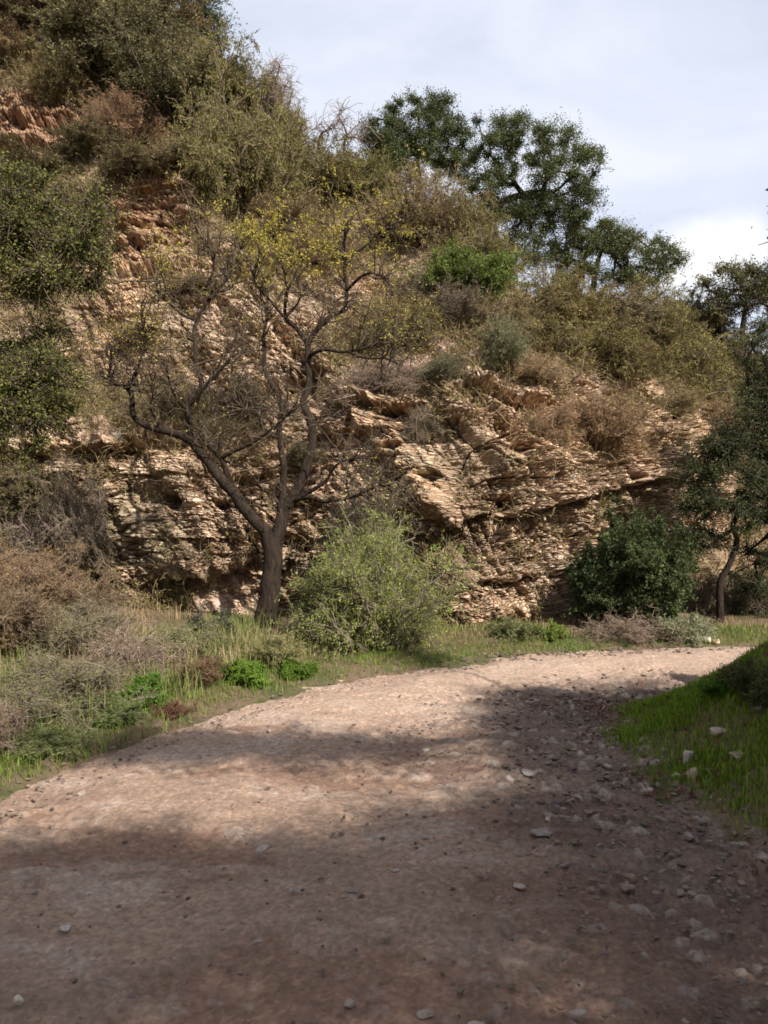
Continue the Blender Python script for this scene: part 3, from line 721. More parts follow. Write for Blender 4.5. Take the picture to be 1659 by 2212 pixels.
# ------------------------------------------------------------------ evergreen oaks
def oak(name, base, trunk_px, rad, ellipses, label, cat='tree', group=None, n=90, crad=0.42, nper=150, size=0.085, ca=(0.10, 0.125, 0.045), cb=(0.04, 0.055, 0.02), seed=1, tip=0.014, cents=None, sq=0.65):
    rng = np.random.default_rng(seed)
    root = empty(name, base, label, cat, group); o = np.array(root.location)
    tp, tr = smooth_path(trunk_px, rad, 3)
    if cents is None:
        cents = []
        wts = np.array([e[2] * e[3] for e in ellipses], float); wts /= wts.sum()
        for e, w_ in zip(ellipses, wts):
            k = max(2, int(n * w_))
            a = rng.uniform(0, 2 * np.pi, k); r = rng.uniform(0, 1, k) ** 0.5
            dep = e[4] + rng.uniform(-1, 1, k) * (1 - r ** 2) ** 0.5 * min(e[2], e[3]) / F * e[4] * 1.1
            cents.append(px2w(e[0] + np.cos(a) * r * e[2], e[1] + np.sin(a) * r * e[3], dep))
        cents = np.concatenate(cents)
    ch = grow(rng, tp, tr, cents, tip, 0.07)
    part('trunk', chains_geo([(p - o, r) for p, r in ch[:1]], 10), M_bark, root)
    part('branches', chains_geo([(p - o, r) for p, r in ch[1:]], 6), M_bark, root)
    tw, fo = clump_leaves(rng, cents - o, crad * rng.uniform(0.55, 1.55, len(cents)), nper, size, ca, cb, 0.5, sq)
    part('twigs', (tw[0], tw[1], np.broadcast_to(np.array([0.08, 0.06, 0.045]), (len(tw[0]), 3))), M_twig, root)
    part('foliage', fo, M_leaf, root)
    return root

def P_(lst, d): return [px2w(a, b, d) for a, b in lst]
oak('oak_tree', px2w(905, 520, 19), P_([(905, 530), (902, 450), (905, 400), (900, 330)], 19), [0.12, 0.1, 0.08, 0.05],
    [(895, 262, 62, 55, 19), (960, 250, 45, 42, 19.3), (815, 280, 32, 40, 19), (880, 350, 90, 50, 19), (975, 330, 60, 60, 19.3), (830, 330, 40, 40, 18.6)],
    'dark evergreen oak on the skyline, left of the largest one, with rounded twin top', n=140, crad=0.31, nper=500, size=0.047, seed=3)
oak('oak_tree', px2w(1090, 620, 18.5), P_([(1095, 640), (1085, 570), (1060, 480), (1080, 440), (1130, 420), (1165, 415)], 18.5), [0.16, 0.15, 0.12, 0.09, 0.075, 0.06],
    [(1065, 300, 55, 50, 18.5), (1140, 300, 60, 45, 18.5), (1215, 310, 50, 45, 18.6), (1275, 380, 48, 60, 18.5), (1180, 355, 60, 35, 18), (1060, 370, 60, 50, 18.4), (1110, 460, 70, 40, 18.5), (1190, 470, 70, 40, 18.5), (1150, 540, 60, 50, 18.5), (1245, 440, 45, 40, 18.3), (1040, 450, 50, 50, 18.6), (1180, 420, 50, 25, 18.5)],
    'largest evergreen oak leaning out over the hillside against the sky, with spreading dark limbs', n=185, crad=0.31, nper=500, size=0.047, seed=5, tip=0.011)
oak('oak_tree', px2w(1275, 650, 19), P_([(1278, 670), (1282, 620), (1290, 570), (1300, 540)], 19), [0.08, 0.07, 0.06, 0.04],
    [(1290, 510, 70, 35, 19), (1350, 530, 45, 30, 19), (1235, 550, 45, 35, 19), (1420, 560, 45, 40, 19.5), (1370, 590, 60, 30, 19.2), (1260, 600, 50, 25, 18.8)],
    'mid-sized flat-topped oak on the skyline to the right of the largest oak', n=115, crad=0.29, nper=450, size=0.047, seed=7)
oak('oak_tree', px2w(1600, 800, 17), P_([(1592, 820), (1598, 770), (1605, 700), (1612, 660), (1625, 630)], 17), [0.07, 0.06, 0.055, 0.04, 0.03],
    [(1560, 600, 40, 28, 17), (1620, 610, 55, 28, 17), (1655, 640, 40, 40, 17), (1580, 650, 45, 25, 17), (1690, 600, 50, 50, 17), (1540, 630, 20, 25, 17.3)],
    'open-crowned oak on the skyline at the right end of the ridge, thin dark trunk showing', n=105, crad=0.3, nper=150, size=0.052, seed=9, ca=(0.15, 0.15, 0.065), cb=(0.07, 0.075, 0.03))
oak('oak_tree', px2w(390, 110, 21), P_([(390, 130), (395, 60), (400, 0), (400, -60)], 21), [0.16, 0.14, 0.1, 0.07],
    [(420, 60, 60, 50, 21), (390, 0, 90, 50, 21), (330, -60, 120, 60, 21.5), (445, 95, 30, 40, 21)],
    'green oak cut off by the top edge of the photo on the hilltop', n=90, crad=0.42, nper=260, size=0.065, seed=13, ca=(0.12, 0.15, 0.05), cb=(0.05, 0.075, 0.025))
# left foreground oak: trunk outside the frame, crown reaching in
oak('oak_tree', (-5.6, 7.2, 1.0), [(-5.6, 7.2, 0.8), (-5.5, 7.2, 2.0), (-5.3, 7.3, 3.0), (-4.9, 7.4, 3.5), (-4.4, 7.6, 3.7)], [0.2, 0.17, 0.14, 0.1, 0.07],
    [(60, 430, 70, 60, 7.8), (150, 480, 85, 70, 7.8), (40, 540, 80, 80, 7.6), (180, 560, 55, 60, 8), (-60, 460, 120, 120, 7.6), (90, 620, 70, 35, 7.8), (60, 790, 70, 60, 7.8), (130, 870, 55, 75, 7.9), (30, 900, 70, 90, 7.7), (-60, 850, 90, 120, 7.6), (90, 730, 60, 40, 8.2)],
    'leafy oak reaching in from the left edge with two clumps of foliage', n=230, crad=0.27, nper=330, size=0.03, seed=17, ca=(0.17, 0.175, 0.045), cb=(0.08, 0.09, 0.024), tip=0.008)
# right-hand tree beside the bend
oak('oak_tree', px2w(1560, 1360, 10.6), P_([(1558, 1385), (1556, 1340), (1556, 1260), (1575, 1220), (1592, 1170), (1583, 1135), (1600, 1100)], 10.6), [0.06, 0.052, 0.046, 0.04, 0.038, 0.035, 0.03],
    [(1540, 990, 60, 50, 10.6), (1600, 1010, 70, 80, 10.6), (1560, 1085, 85, 40, 10.5), (1640, 900, 55, 90, 10.8), (1495, 1060, 25, 60, 10.5), (1700, 1050, 80, 100, 10.6), (1655, 790, 45, 90, 11), (1640, 1120, 60, 35, 10.4), (1580, 950, 40, 40, 10.6), (1500, 1180, 35, 40, 10.7), (1640, 1240, 60, 60, 11), (1540, 1150, 40, 25, 10.5), (1700, 900, 60, 200, 11)],
    'dark green slender-trunked oak standing at the right edge beside the bend of the track', n=270, crad=0.24, nper=300, size=0.032, seed=19, ca=(0.10, 0.115, 0.04), cb=(0.04, 0.05, 0.018), tip=0.009)

# shade tree over the track, standing on the right-hand bank: places its leaf clumps above the ground they shade
def shade_tree(name, base, top, label, regions, seed, hmin=3.4, hmax=6.2, n=200, extra=None, nper=200, crad=0.42):
    rng = np.random.default_rng(seed); cc = []
    sx, sy = SUN[0] / SUN[2], SUN[1] / SUN[2]
    while len(cc) < n:
        (x0, x1, y0, y1) = regions[rng.integers(len(regions))]
        x, y, h = rng.uniform(x0, x1), rng.uniform(y0, y1), rng.uniform(hmin, hmax)
        p = np.array([x + sx * h, y + sy * h, h])
        if p[1] > 0 and abs(p[0]) < 0.52 * p[1] + 0.7 and p[2] < EYE + 0.69 * p[1] + 0.8: continue
        if np.linalg.norm(p - np.array([0, 0, EYE])) < 1.6: continue
        cc.append(p)
    if extra is not None: cc += [np.array(e) for e in extra]
    cents = np.array(cc)
    tr = [np.array(base), np.array(base) * 0.6 + np.array(top) * 0.4 + np.array([0.15, -0.1, 0]), np.array(top)]
    return oak(name, base, tr, [0.22, 0.17, 0.13], None, label, n=n, crad=crad, nper=nper, size=0.05, seed=seed, cents=cents, tip=0.01)
shade_tree('oak_tree', (4.6, 1.2, 1.1), (4.4, 0.9, 3.4), 'oak on the right bank whose hanging twigs just enter against the sky',
    [(-4.0, 2.0, 0.6, 3.6), (-2.6, 3.0, 1.4, 3.65), (-2.6, 0.6, 2.8, 3.65), (0.2, 3.2, 2.8, 4.1), (0.8, 4.2, 3.4, 6.5), (0.9, 2.4, 3.9, 6.4)], 23, n=480, crad=0.48, nper=300,
    extra=[(3.08, 5.3, 3.55), (3.12, 5.3, 3.9), (3.4, 4.8, 4.0)])
shade_tree('oak_tree', (5.4, 5.2, 1.6), (5.6, 4.6, 3.6), 'oak beyond the right edge shading the grassy bank',
    [(1.8, 5.0, 5.0, 7.0), (2.6, 5.5, 3.6, 6.2), (-2.4, 0.2, 5.1, 5.4), (1.0, 2.6, 4.6, 6.9), (1.3, 3.2, 5.0, 7.0)], 29, n=190, nper=280)

oak('oak_tree', (-4.6, -2.6, 0.8), [(-4.6, -2.6, 0.5), (-4.5, -2.5, 2.0), (-4.2, -2.4, 3.4)], [0.24, 0.2, 0.14], None,  # unseen tree, added to cut sky light on the near track
    'unseen evergreen oak added behind the viewer at left to block sky light', crad=0.6, nper=200, size=0.09, seed=31,
    cents=np.stack([RNG.uniform(-7, -0.5, 170), RNG.uniform(-6, -0.6, 170), RNG.uniform(3.4, 7, 170)], 1), tip=0.012)

# ------------------------------------------------------------------ shrubs: (kind, centre px, base py, width px, height px, label, extra depth shift)
SH = [
 ('broom', 560, 440, 210, 230, 'large olive-brown drooping shrub on the hillside left of the small leafless trees'),
 ('broom', 490, 410, 180, 240, 'tall olive shrub spilling over the reddish rock face, directly left of the broadest drooping shrub'),
 ('broom', 480, 230, 180, 150, 'rounded olive-brown shrub forming the skyline below the green oak at top'),
 ('dark', 380, 240, 230, 180, 'dusky brown shrub mass in the middle of the upper slope below the green oak'),
 ('dark', 250, 170, 260, 190, 'dark grey-brown shrub near the top of the hill, right of the yellowish tuft'),
 ('dark', 120, 90, 240, 150, 'grey-brown scrub at the top edge of the photo, above the yellowish tuft'),
 ('dark', 300, 60, 220, 140, 'brown-green scrub at the top edge of the photo, left of the green oak'),
 ('dark', 30, 60, 170, 140, 'brown scrub in the top left corner of the photo'),
 ('broom', 138, 215, 110, 115, 'yellowish-green rounded tuft shrub on bare rock high at left'),
 ('brown', 30, 130, 120, 80, 'dry tan shrub at the left edge near the top, above the reddish rock'),
 ('brown', 270, 300, 150, 90, 'tan-brown dry shrub on the slope right of the high reddish rock'),
 ('dark', 190, 340, 150, 75, 'low dark shrub directly above the leafy oak at the left'),
 ('dark', 320, 372, 190, 75, 'dark shrub overhanging the reddish banded rock wall'),
 ('dark', 60, 375, 170, 55, 'dark low shrub at the left edge under the reddish rock'),
 ('grey', 590, 290, 130, 190, 'thin wispy shrub showing bare arching twigs against the sky'),
 ('broom', 620, 340, 120, 130, 'olive shrub on the skyline just right of the wispy shrub'),
 ('broom', 690, 420, 170, 120, 'brown-olive shrub on the ridge left of the first skyline oak'),
 ('broom', 780, 430, 160, 130, 'olive shrub on the ridge touching the foot of the first skyline oak'),
 ('brown', 880, 530, 190, 160, 'brown-olive bushy shrub below the first skyline oak'),
 ('broom', 970, 540, 150, 140, 'olive-brown shrub below the gap between the two largest oaks'),
 ('broom', 1060, 600, 120, 130, 'narrow brown shrub at the foot of the largest oak'),
 ('grey', 1000, 700, 160, 90, 'grey twiggy shrub below the bright green bush on the slope'),
 ('broom', 1110, 730, 190, 130, 'olive shrub right of and below the bright green bush'),
 ('sage', 1078, 795, 90, 110, 'upright pale sage shrub on the brink of the rock face'),
 ('broom', 1210, 710, 190, 130, 'olive shrub under the mid-sized flat-topped oak'),
 ('dark', 1310, 700, 190, 120, 'green-brown shrub below the right side of the flat-topped oak'),
 ('broom', 1290, 770, 200, 120, 'wide olive shrub at the brink above the two brown mid-cliff shrubs'),
 ('broom', 1430, 730, 170, 150, 'olive-brown shrub on the ridge under the far right of the flat-topped oak'),
 ('dark', 1500, 720, 150, 130, 'dark green shrub on the skyline in the dip left of the open-crowned oak'),
 ('broom', 1500, 830, 210, 170, 'broad brown-olive shrub on the right slope above the dry brown brush'),
 ('broom', 1600, 860, 190, 180, 'olive shrub beneath the open-crowned oak at the right'),
 ('leafy', 1590, 830, 90, 80, 'fresh green shrub on the right slope behind the slender-trunked oak'),
 ('brown', 1410, 790, 130, 60, 'low dry shrub draping over the pale rock corner at right'),
 ('brown', 1205, 945, 110, 90, 'tan dry shrub perched half way up the rock face, left one of the mid-cliff pair'),
 ('brown', 1310, 960, 170, 110, 'wide brown shrub half way up the rock face, right of the smaller tan one'),
 ('brown', 1480, 890, 140, 70, 'dry brown brush on the right-hand slope just above the end of the rock face'),
 ('brown', 1560, 930, 110, 80, 'dry orange-brown brush where the rock face ends at right'),
 ('broom', 860, 740, 150, 110, 'olive-yellow shrub on the slope right of the tall tree'),
 ('twig', 800, 830, 210, 90, 'dark tangled bare shrub on the brink right of the tall tree'),
 ('grey', 900, 640, 110, 90, 'small grey twiggy shrub left of the bright green bush'),
 ('sage', 960, 825, 110, 55, 'low greyish shrub on the pinkish soil above the rock face'),
 ('brown', 1150, 800, 120, 70, 'low dry brown shrub on the brink right of the sage shrub'),
 ('twig', 530, 880, 150, 55, 'grey-brown bare shrub on the ledge between the limbs of the tall tree'),
 ('twig', 370, 880, 190, 50, 'low grey-brown bare shrub on the ledge behind the left limb of the tall tree'),
 ('grey', 900, 935, 90, 80, 'hanging brown tangle on the rock face right of the tall tree'),
 ('dark', 655, 985, 70, 60, 'small dark shrub on the rock face behind the fork of the tall tree'),
 ('brown', 420, 620, 130, 35, 'low yellowish brush on the ledge under the reddish banded rock wall'),
 ('brown', 300, 740, 120, 35, 'low tan brush on the pale ledge left of the tall tree'),
 ('brown', 610, 500, 170, 90, 'tan dry shrub on the slope above the tall tree crown'),
 ('brown', 700, 560, 150, 70, 'low tan brush on the slope behind the tall tree crown'),
 ('grey', 80, 1230, 170, 190, 'grey-green scrub at the foot of the cliff near the left edge'),
 ('grey', 190, 1200, 120, 220, 'tall thin grey scrub against the rock at left'),
 ('dark', 40, 1090, 150, 120, 'shaded scrub under the ledge at the left edge'),
]
for kind, cx, by, wpx, hpx, lab in SH:
    p = surf(cx, by)[0]; d = p[1]; s = d / F
    tl = (0.12, 0) if by < 700 else (0.3, 0)
    place_shrub(kind, (p[0], p[1] - 0.05, p[2] - 0.05), wpx * s * 1.15, hpx * s * 1.1, lab, 'shrubs on the cliff and hillside', tl)

def big_shrub(kind, px, py, d, wpx, hpx, label, seed, dens=1.0, col=None, name='shrub', cat='shrub', ls=1.0, loc=None):
    p = px2w(px, py, d) if loc is None else np.array(loc); s = d / F
    if loc is None: p[2] = min(p[2], 9) 
    r = empty(name, p, label, cat)
    a, b = shrub_geo(kind, seed, hpx * s, wpx * s, dens, col, ls)
    part('stems', a, M_twig, r); part('foliage', b, M_leaf, r)
    return r
GL = ((0.15, 0.19, 0.04), (0.065, 0.10, 0.02))
p = surf(1015, 650)[0]
big_shrub('leafy', 0, 0, p[1] - .3, 215, 120, 'bright green leafy bush on the slope below the largest skyline oak', 201, 1.5, GL, loc=(p[0], p[1] - .3, p[2]))
big_shrub('sage', 820, 1418, 8.9, 325, 315, 'large airy green bush at the foot of the cliff right of the tall tree', 202, 2.4, ((0.20, 0.26, 0.06), (0.10, 0.145, 0.03)), ls=0.8)
big_shrub('grey', 775, 1230, 10.2, 190, 260, 'grey twiggy shrub between the tall tree and the airy green bush', 203, 0.9)
big_shrub('leafy', 1375, 1335, 10.3, 225, 235, 'dense dark green bush at the foot of the cliff near the right-hand tree', 204, 3.0, ((0.09, 0.115, 0.04), (0.035, 0.047, 0.018)), ls=1.1)
big_shrub('leafy', 1270, 1310, 10.2, 90, 130, 'small upright dark green bush at the left flank of the dense dark bush', 205, 0.9, ((0.08, 0.11, 0.045), (0.035, 0.05, 0.02)), ls=1.1)
big_shrub('dark', 460, 1420, 9.0, 140, 120, 'small dark grey-leaved bush left of the tall tree trunk', 206, 1.0, ((0.14, 0.14, 0.085), (0.06, 0.065, 0.035)))
big_shrub('sage', 1480, 1395, 9.55, 115, 75, 'pale grey-green low bush on the verge near the right-hand tree', 207, 1.2, ((0.30, 0.32, 0.18), (0.17, 0.19, 0.10)))
big_shrub('twig', 1340, 1395, 9.7, 220, 95, 'grey leafless brush on the verge below the dense dark bush', 208, 1.5)
big_shrub('sage', 1100, 1400, 9.45, 120, 70, 'low green-brown weeds bush at the foot of the rock, right of the airy bush', 209, 1.0, ((0.20, 0.22, 0.07), (0.12, 0.13, 0.05)))
big_shrub('leafy', 1185, 1390, 9.5, 80, 55, 'small fresh green plant on the verge left of the leafless brush', 210, 0.7, ((0.15, 0.20, 0.04), (0.08, 0.12, 0.025)))
big_shrub('twig', 690, 1400, 9.0, 130, 90, 'fallen bare branches at the foot of the airy green bush', 211, 0.35, name='shrub')
# left verge
VG = ((0.10, 0.19, 0.025), (0.05, 0.11, 0.015))
def on_ground(px, py, lo=3.0, hi=11):
    ds = np.linspace(lo, hi, 400); q = px2w(np.full(400, px), np.full(400, py), ds); dz = q[:, 2] - ground_z(q[:, 0], q[:, 1])
    k = np.where(dz < 0)[0]; k = k[0] if len(k) else 399
    return q[k]
for kind, cx, by, wpx, hpx, lab, sd_, dn, cc_ in [
  ('leafy', 525, 1478, 110, 55, 'bright green low clump on the left verge, larger one nearest the tall tree', 221, 1.0, VG),
  ('leafy', 320, 1525, 85, 65, 'bright green small clump on the left verge, nearer the camera', 222, 0.9, VG),
  ('leafy', 640, 1462, 80, 40, 'low green leafy weeds on the verge at the foot of the tall tree', 223, 0.7, VG),
  ('leafy', 30, 1500, 80, 60, 'small green clump at the left edge of the photo among the grey brush', 224, 0.7, VG),
  ('brown', 430, 1480, 110, 60, 'reddish-brown weed patch between the two bright green clumps', 225, 0.8, ((0.20, 0.11, 0.06), (0.13, 0.08, 0.045))),
  ('brown', 375, 1545, 80, 30, 'low reddish weeds beside the smaller green clump', 226, 0.6, ((0.17, 0.09, 0.05), (0.11, 0.06, 0.035))),
  ('grey', 120, 1540, 330, 140, 'large grey-brown twiggy brush on the left bank', 227, 1.6, ((0.26, 0.22, 0.10), (0.14, 0.13, 0.055))),
  ('twig', 270, 1480, 240, 140, 'grey leafless brush on the left bank behind the smaller green clump', 228, 1.6, None),
  ('twig', -30, 1600, 210, 120, 'grey leafless brush at the left edge closest to the camera', 229, 1.5, None),
  ('grey', 370, 1430, 190, 90, 'green-tipped twiggy brush left of the small dark bush', 230, 1.2, ((0.24, 0.27, 0.08), (0.13, 0.16, 0.045))),
  ('grey', 200, 1380, 200, 100, 'green-tipped brush on top of the left bank', 231, 1.2, ((0.20, 0.21, 0.07), (0.12, 0.12, 0.05))),
  ('brown', 170, 1330, 150, 110, 'tan dry brush on the right shoulder of the left bank', 234, 1.1, ((0.26, 0.19, 0.10), (0.15, 0.11, 0.06))),
  ('brown', -20, 1400, 200, 170, 'brown dry brush at the left edge half way up the bank', 235, 1.2, ((0.24, 0.17, 0.09), (0.14, 0.10, 0.05))),
  ('grey', 100, 1400, 190, 130, 'dull green-brown brush in the middle of the left bank', 236, 1.2, ((0.26, 0.23, 0.10), (0.14, 0.14, 0.06))),
  ('brown', 60, 1330, 240, 170, 'ochre dry brush on the crest of the left bank', 232, 1.5, ((0.27, 0.20, 0.09), (0.16, 0.12, 0.055))),
  ('sage', 600, 1440, 130, 75, 'thin yellowish grass-like weeds around the foot of the tall tree', 233, 0.7, ((0.30, 0.27, 0.10), (0.18, 0.18, 0.06))),
]:
    q = on_ground(cx, by); q = (q[0], q[1], float(ground_z(q[0], q[1])))
    big_shrub(kind, 0, 0, q[1], wpx, hpx, lab, sd_, dn, cc_, loc=q, name='shrub' if 'clump' not in lab and 'weed' not in lab else 'low_plant', cat='shrub' if 'weed' not in lab and 'clump' not in lab else 'plant', ls=0.75)
for kind, cx, by, wpx, hpx, lab, sd_, dn, cc_ in [
  ('sage', 240, 1560, 140, 60, 'olive grassy weeds in front of the grey-brown twiggy brush', 251, 0.9, ((0.20, 0.23, 0.07), (0.11, 0.15, 0.035))),
  ('sage', 110, 1620, 170, 50, 'straw and olive weeds between the leafless brush and the track edge', 252, 1.0, ((0.26, 0.25, 0.10), (0.13, 0.16, 0.045))),
  ('dark', 1640, 1500, 160, 90, 'dark low plant at the right edge on top of the grassy bank', 253, 1.0, ((0.09, 0.10, 0.03), (0.045, 0.05, 0.018))),
  ('leafy', 1560, 1500, 90, 40, 'small broad-leaved green weed on the upper grassy bank', 254, 0.6, VG),
]:
    q = on_ground(cx, by, 2.5); q = (q[0], q[1], float(ground_z(q[0], q[1])))
    big_shrub(kind, 0, 0, q[1], wpx, hpx, lab, sd_, dn, cc_, loc=q, name='low_plant', cat='plant', ls=0.75)
# saplings and dark wood behind the right-hand tree
for k, (cx, by, wpx, hpx, lab) in enumerate([
  (1640, 1375, 170, 190, 'brown twiggy thicket at the right edge behind the slender-trunked oak'),
  (1510, 1370, 120, 170, 'thin twiggy thicket left of the slender trunk at right'),
  (1600, 1370, 110, 130, 'low thicket directly right of the slender trunk')]):
    big_shrub('grey', cx, by, 11.6, wpx, hpx, lab, 240 + k, 1.3)

# bare little trees on the skyline
def bare_tree(px, base_y, top_y, d, lab, seed):
    rng = np.random.default_rng(seed); s = d / F; p = px2w(px, base_y, d); h = (base_y - top_y) * s
    r = empty('bare_tree', p, lab, 'tree', 'bare trees on the skyline')
    tr = np.array([[0, 0, -0.2], [0.03, 0, h * 0.35], [-0.02, 0, h * 0.6], [0.05, 0, h * 0.75]])
    a = rng.uniform(0, 2 * np.pi, 16)
    cents = np.stack([np.cos(a) * h * 0.38 * rng.uniform(.3, 1, 16), np.sin(a) * h * .3, h * rng.uniform(0.6, 1.0, 16)], 1)
    tp, tr_ = smooth_path(tr, [0.06, 0.05, 0.035, 0.025], 3)
    ch = grow(rng, tp, tr_, cents, 0.009, 0.1)
    part('trunk', chains_geo(ch[:1], 6), M_bark, r)
    st = np.concatenate([c[0][2:] for c in ch[1:]]); m = len(st) * 4; si = rng.integers(0, len(st), m)
    P2 = twigs(rng, st[si], rng.normal(size=(m, 3)) + [0, 0, .3], rng.uniform(0.2, 0.6, m), 6, 0.25, 0.14)
    t = tubes(P2, np.linspace(0.007, 0.004, 6)[None] * np.ones((m, 1)), 3)
    br = chains_geo(ch[1:], 5); part('branches', join([(br[0], br[1], np.array([.13, .1, .08])), (t[0], t[1], np.array([.2, .155, .12]))]), M_twig, r)
bare_tree(690, 400, 250, 17.8, 'small leafless tree on the skyline, left one of the pair beside the first oak', 301)
bare_tree(745, 405, 255, 17.8, 'small leafless tree on the skyline, right one of the pair beside the first oak', 302)
bare_tree(590, 300, 150, 18.5, 'leafless arching tree standing highest on the skyline above the wispy shrub', 303)

# ------------------------------------------------------------------ pale rosettes on the rock
def rosette(px, py, size, lab, col, seed):
    rng = np.random.default_rng(seed); p = surf(px, py)[0] + np.array([0, -0.05, 0.01]); n = 34
    r = empty('succulent', p, lab, 'succulent', 'pale succulents on the rock face')
    a = np.arange(n) * 2.4; e = np.linspace(0.1, 1.35, n)
    d = np.stack([np.cos(a) * np.sin(e), -np.cos(e), np.sin(a) * np.sin(e)], 1); b = unit(np.cross(d, np.array([0, -1, 0.2])))
    l = size * (0.5 + 0.5 * e / 1.35)[:, None]; b = b * l * 0.22
    up = np.cross(b, d) * 0.5
    V = np.stack([d * 0, d * l * .5 + b, d * l, d * l * .5 - b, ], 1).reshape(-1, 3)
    part('leaves', (V, np.arange(n * 4).reshape(-1, 4), np.repeat(np.array(col) * rng.uniform(.8, 1.1, (n, 1)), 4, 0)), M_leaf, r)
    c = quadmesh('stem', *tubes(np.array([[[0, 0.12, -.02], [0, 0.02, 0]]]), np.array([[0.012, 0.01]]), 6), None, True, M_bark, r)
rosette(260, 942, 0.10, 'white rosette plant on the ledge edge at left', (0.62, 0.62, 0.52), 1)
rosette(785, 897, 0.06, 'small whitish rosette on the dark rock right of the tall tree', (0.5, 0.5, 0.4), 2)
rosette(1193, 1032, 0.07, 'bluish-grey rosette on the right rock face, larger left one of two side by side', (0.30, 0.32, 0.35), 3)
rosette(1228, 1035, 0.05, 'bluish-grey rosette on the right rock face, smaller right one of two side by side', (0.30, 0.32, 0.35), 4)

# ------------------------------------------------------------------ grass, brush, gravel (uncountable)
def grass(name, pos, h, wdt, ca, cb, label, seed, mat=None, lean=0.45):
    rng = np.random.default_rng(seed); n = len(pos); az = rng.uniform(0, 2 * np.pi, n); hh = np.asarray(h) * rng.uniform(0.35, 1.15, (n, 1))
    side = np.stack([np.cos(az), np.sin(az), 0 * az], 1) * wdt; ld = np.stack([-np.sin(az), np.cos(az), 0 * az], 1) * rng.normal(0, lean, (n, 1))
    m1 = pos + np.array([0, 0, 1.0]) * hh * 0.55 + ld * hh * 0.35; t = pos + np.array([0, 0, 1.0]) * hh * 0.9 + ld * hh
    b = pos - np.array([0, 0, 0.02])
    V = np.stack([b - side, b + side, m1 + side * 0.7, m1 - side * 0.7, t + side * 0.12, t - side * 0.12], 1).reshape(-1, 3)
    i = np.arange(n)[:, None] * 6; Q = np.concatenate([i + [0, 1, 2, 3], i + [3, 2, 4, 5]])
    tt_ = rng.uniform(0, 1, (n, 1)); c = (np.array(ca) * tt_ + np.array(cb) * (1 - tt_)) * rng.uniform(0.7, 1.25, (n, 1))
    o = quadmesh(name, V, Q, np.repeat(c, 6, 0), True, mat or M_leaf); tag(o, label, None, None, 'stuff'); return o
rng = np.random.default_rng(77)
def scat(n, x0, x1, y0, y1, fn):
    x = rng.uniform(x0, x1, n); y = rng.uniform(y0, y1, n); z, ins_, dl_, dr_, rt_, d_ = ground_z(x, y, True)
    k = fn(x, y, ins_, dl_, dr_, rt_, d_) > rng.uniform(0, 1, n)
    return np.stack([x, y, z], 1)[k]
patch = lambda x, y, s=1.0, sd=0: sstep(-0.25, 0.3, fbm(x * s, y * s, o=4, seed=110 + sd))
edge_n = lambda x, y: 0.22 * fbm(x * 2.0, y * 2.0, o=4, seed=120)
pb = scat(420000, 1.3, 6.5, 2.6, 8.6, lambda x, y, i, l, r, rt, d: (rt | (r < 0.3)) * sstep(-0.02, 0.3, np.where(i, -r, d) + edge_n(x, y)) * (0.22 + 0.78 * patch(x, y, 2.4)) * (1 - 0.3 * sstep(3.0, 4.2, x)))
grass('bank_grass', pb, 0.058, 0.0035, (0.26, 0.34, 0.03), (0.09, 0.16, 0.016), 'short green grass and weeds covering the shaded right bank', 1)
pl = scat(330000, -6.5, 9, 1.5, 10.3, lambda x, y, i, l, r, rt, d: (~rt) * (l < r) * sstep(-0.12, 0.25, np.where(i, -l, d) + edge_n(x, y)) * sstep(2.2, 0.9, d) * (0.3 + 0.7 * patch(x, y, 1.6, 1)))
grass('verge_grass', pl, (0.05 + 0.035 * sstep(0, -2, pl[:, 0]))[:, None], 0.0035, (0.22, 0.26, 0.05), (0.12, 0.17, 0.03), 'yellow-green grass strip along the outer verge of the track', 2)
pd = scat(120000, -6.5, 6, 3, 10.6, lambda x, y, i, l, r, rt, d: (~rt) * (l < r) * sstep(0.35, 0.9, d) * (~i) * patch(x, y, 1.2, 2) * 0.5)
grass('dry_grass', pd, (0.10 + 0.16 * sstep(-0.5, -2, pd[:, 0]))[:, None], 0.0035, (0.33, 0.25, 0.14), (0.20, 0.16, 0.08), 'dry straw-coloured stalks behind the green verge', 3, M_dry, 0.5)
pt = scat(90000, -6.5, 1.5, 2.5, 10.2, lambda x, y, i, l, r, rt, d: (~rt) * (l < r) * (~i) * sstep(0.15, 0.6, d) * sstep(3.2, 2.0, d) * sstep(-0.6, -1.8, x) * patch(x, y, 1.7, 7) * 0.6)
grass('tall_grass', pt, 0.30, 0.004, (0.24, 0.24, 0.08), (0.12, 0.16, 0.04), 'olive and straw-coloured long grass among the brush of the left bank', 8)
# dry brush and grass clinging to the slope
n = 60000; pxs = rng.uniform(-60, 1690, n); pys = rng.uniform(-60, 1380, n); cr_ = np.interp(pxs, u, crest)
rk = rock_at(pxs, pys); k = (pys > cr_) & (rng.uniform(0, 1, n) < (1 - rk * 0.955) * (0.25 + 0.75 * patch(pxs / 60, pys / 60, 1, 4))) & ~((pys < 1350) & (pys > 1240) & (pxs > 400) & (pxs < 720))
sp = surf(pxs[k], pys[k]); m = len(sp)
P2 = twigs(rng, np.repeat(sp, 5, 0) + rng.normal(0, 0.05, (m * 5, 3)), rng.normal(0, 0.6, (m * 5, 3)) + [0, -0.5, 0.9], rng.uniform(0.12, 0.42, m * 5), 4, 0.3, 0.1)
tb = tubes(P2, np.linspace(0.006, 0.003, 4)[None] * np.ones((m * 5, 1)), 3)
cc_ = np.repeat(rng.uniform(0.5, 1.2, (m * 5, 1)) * np.array([0.25, 0.185, 0.105]), 12, 0)
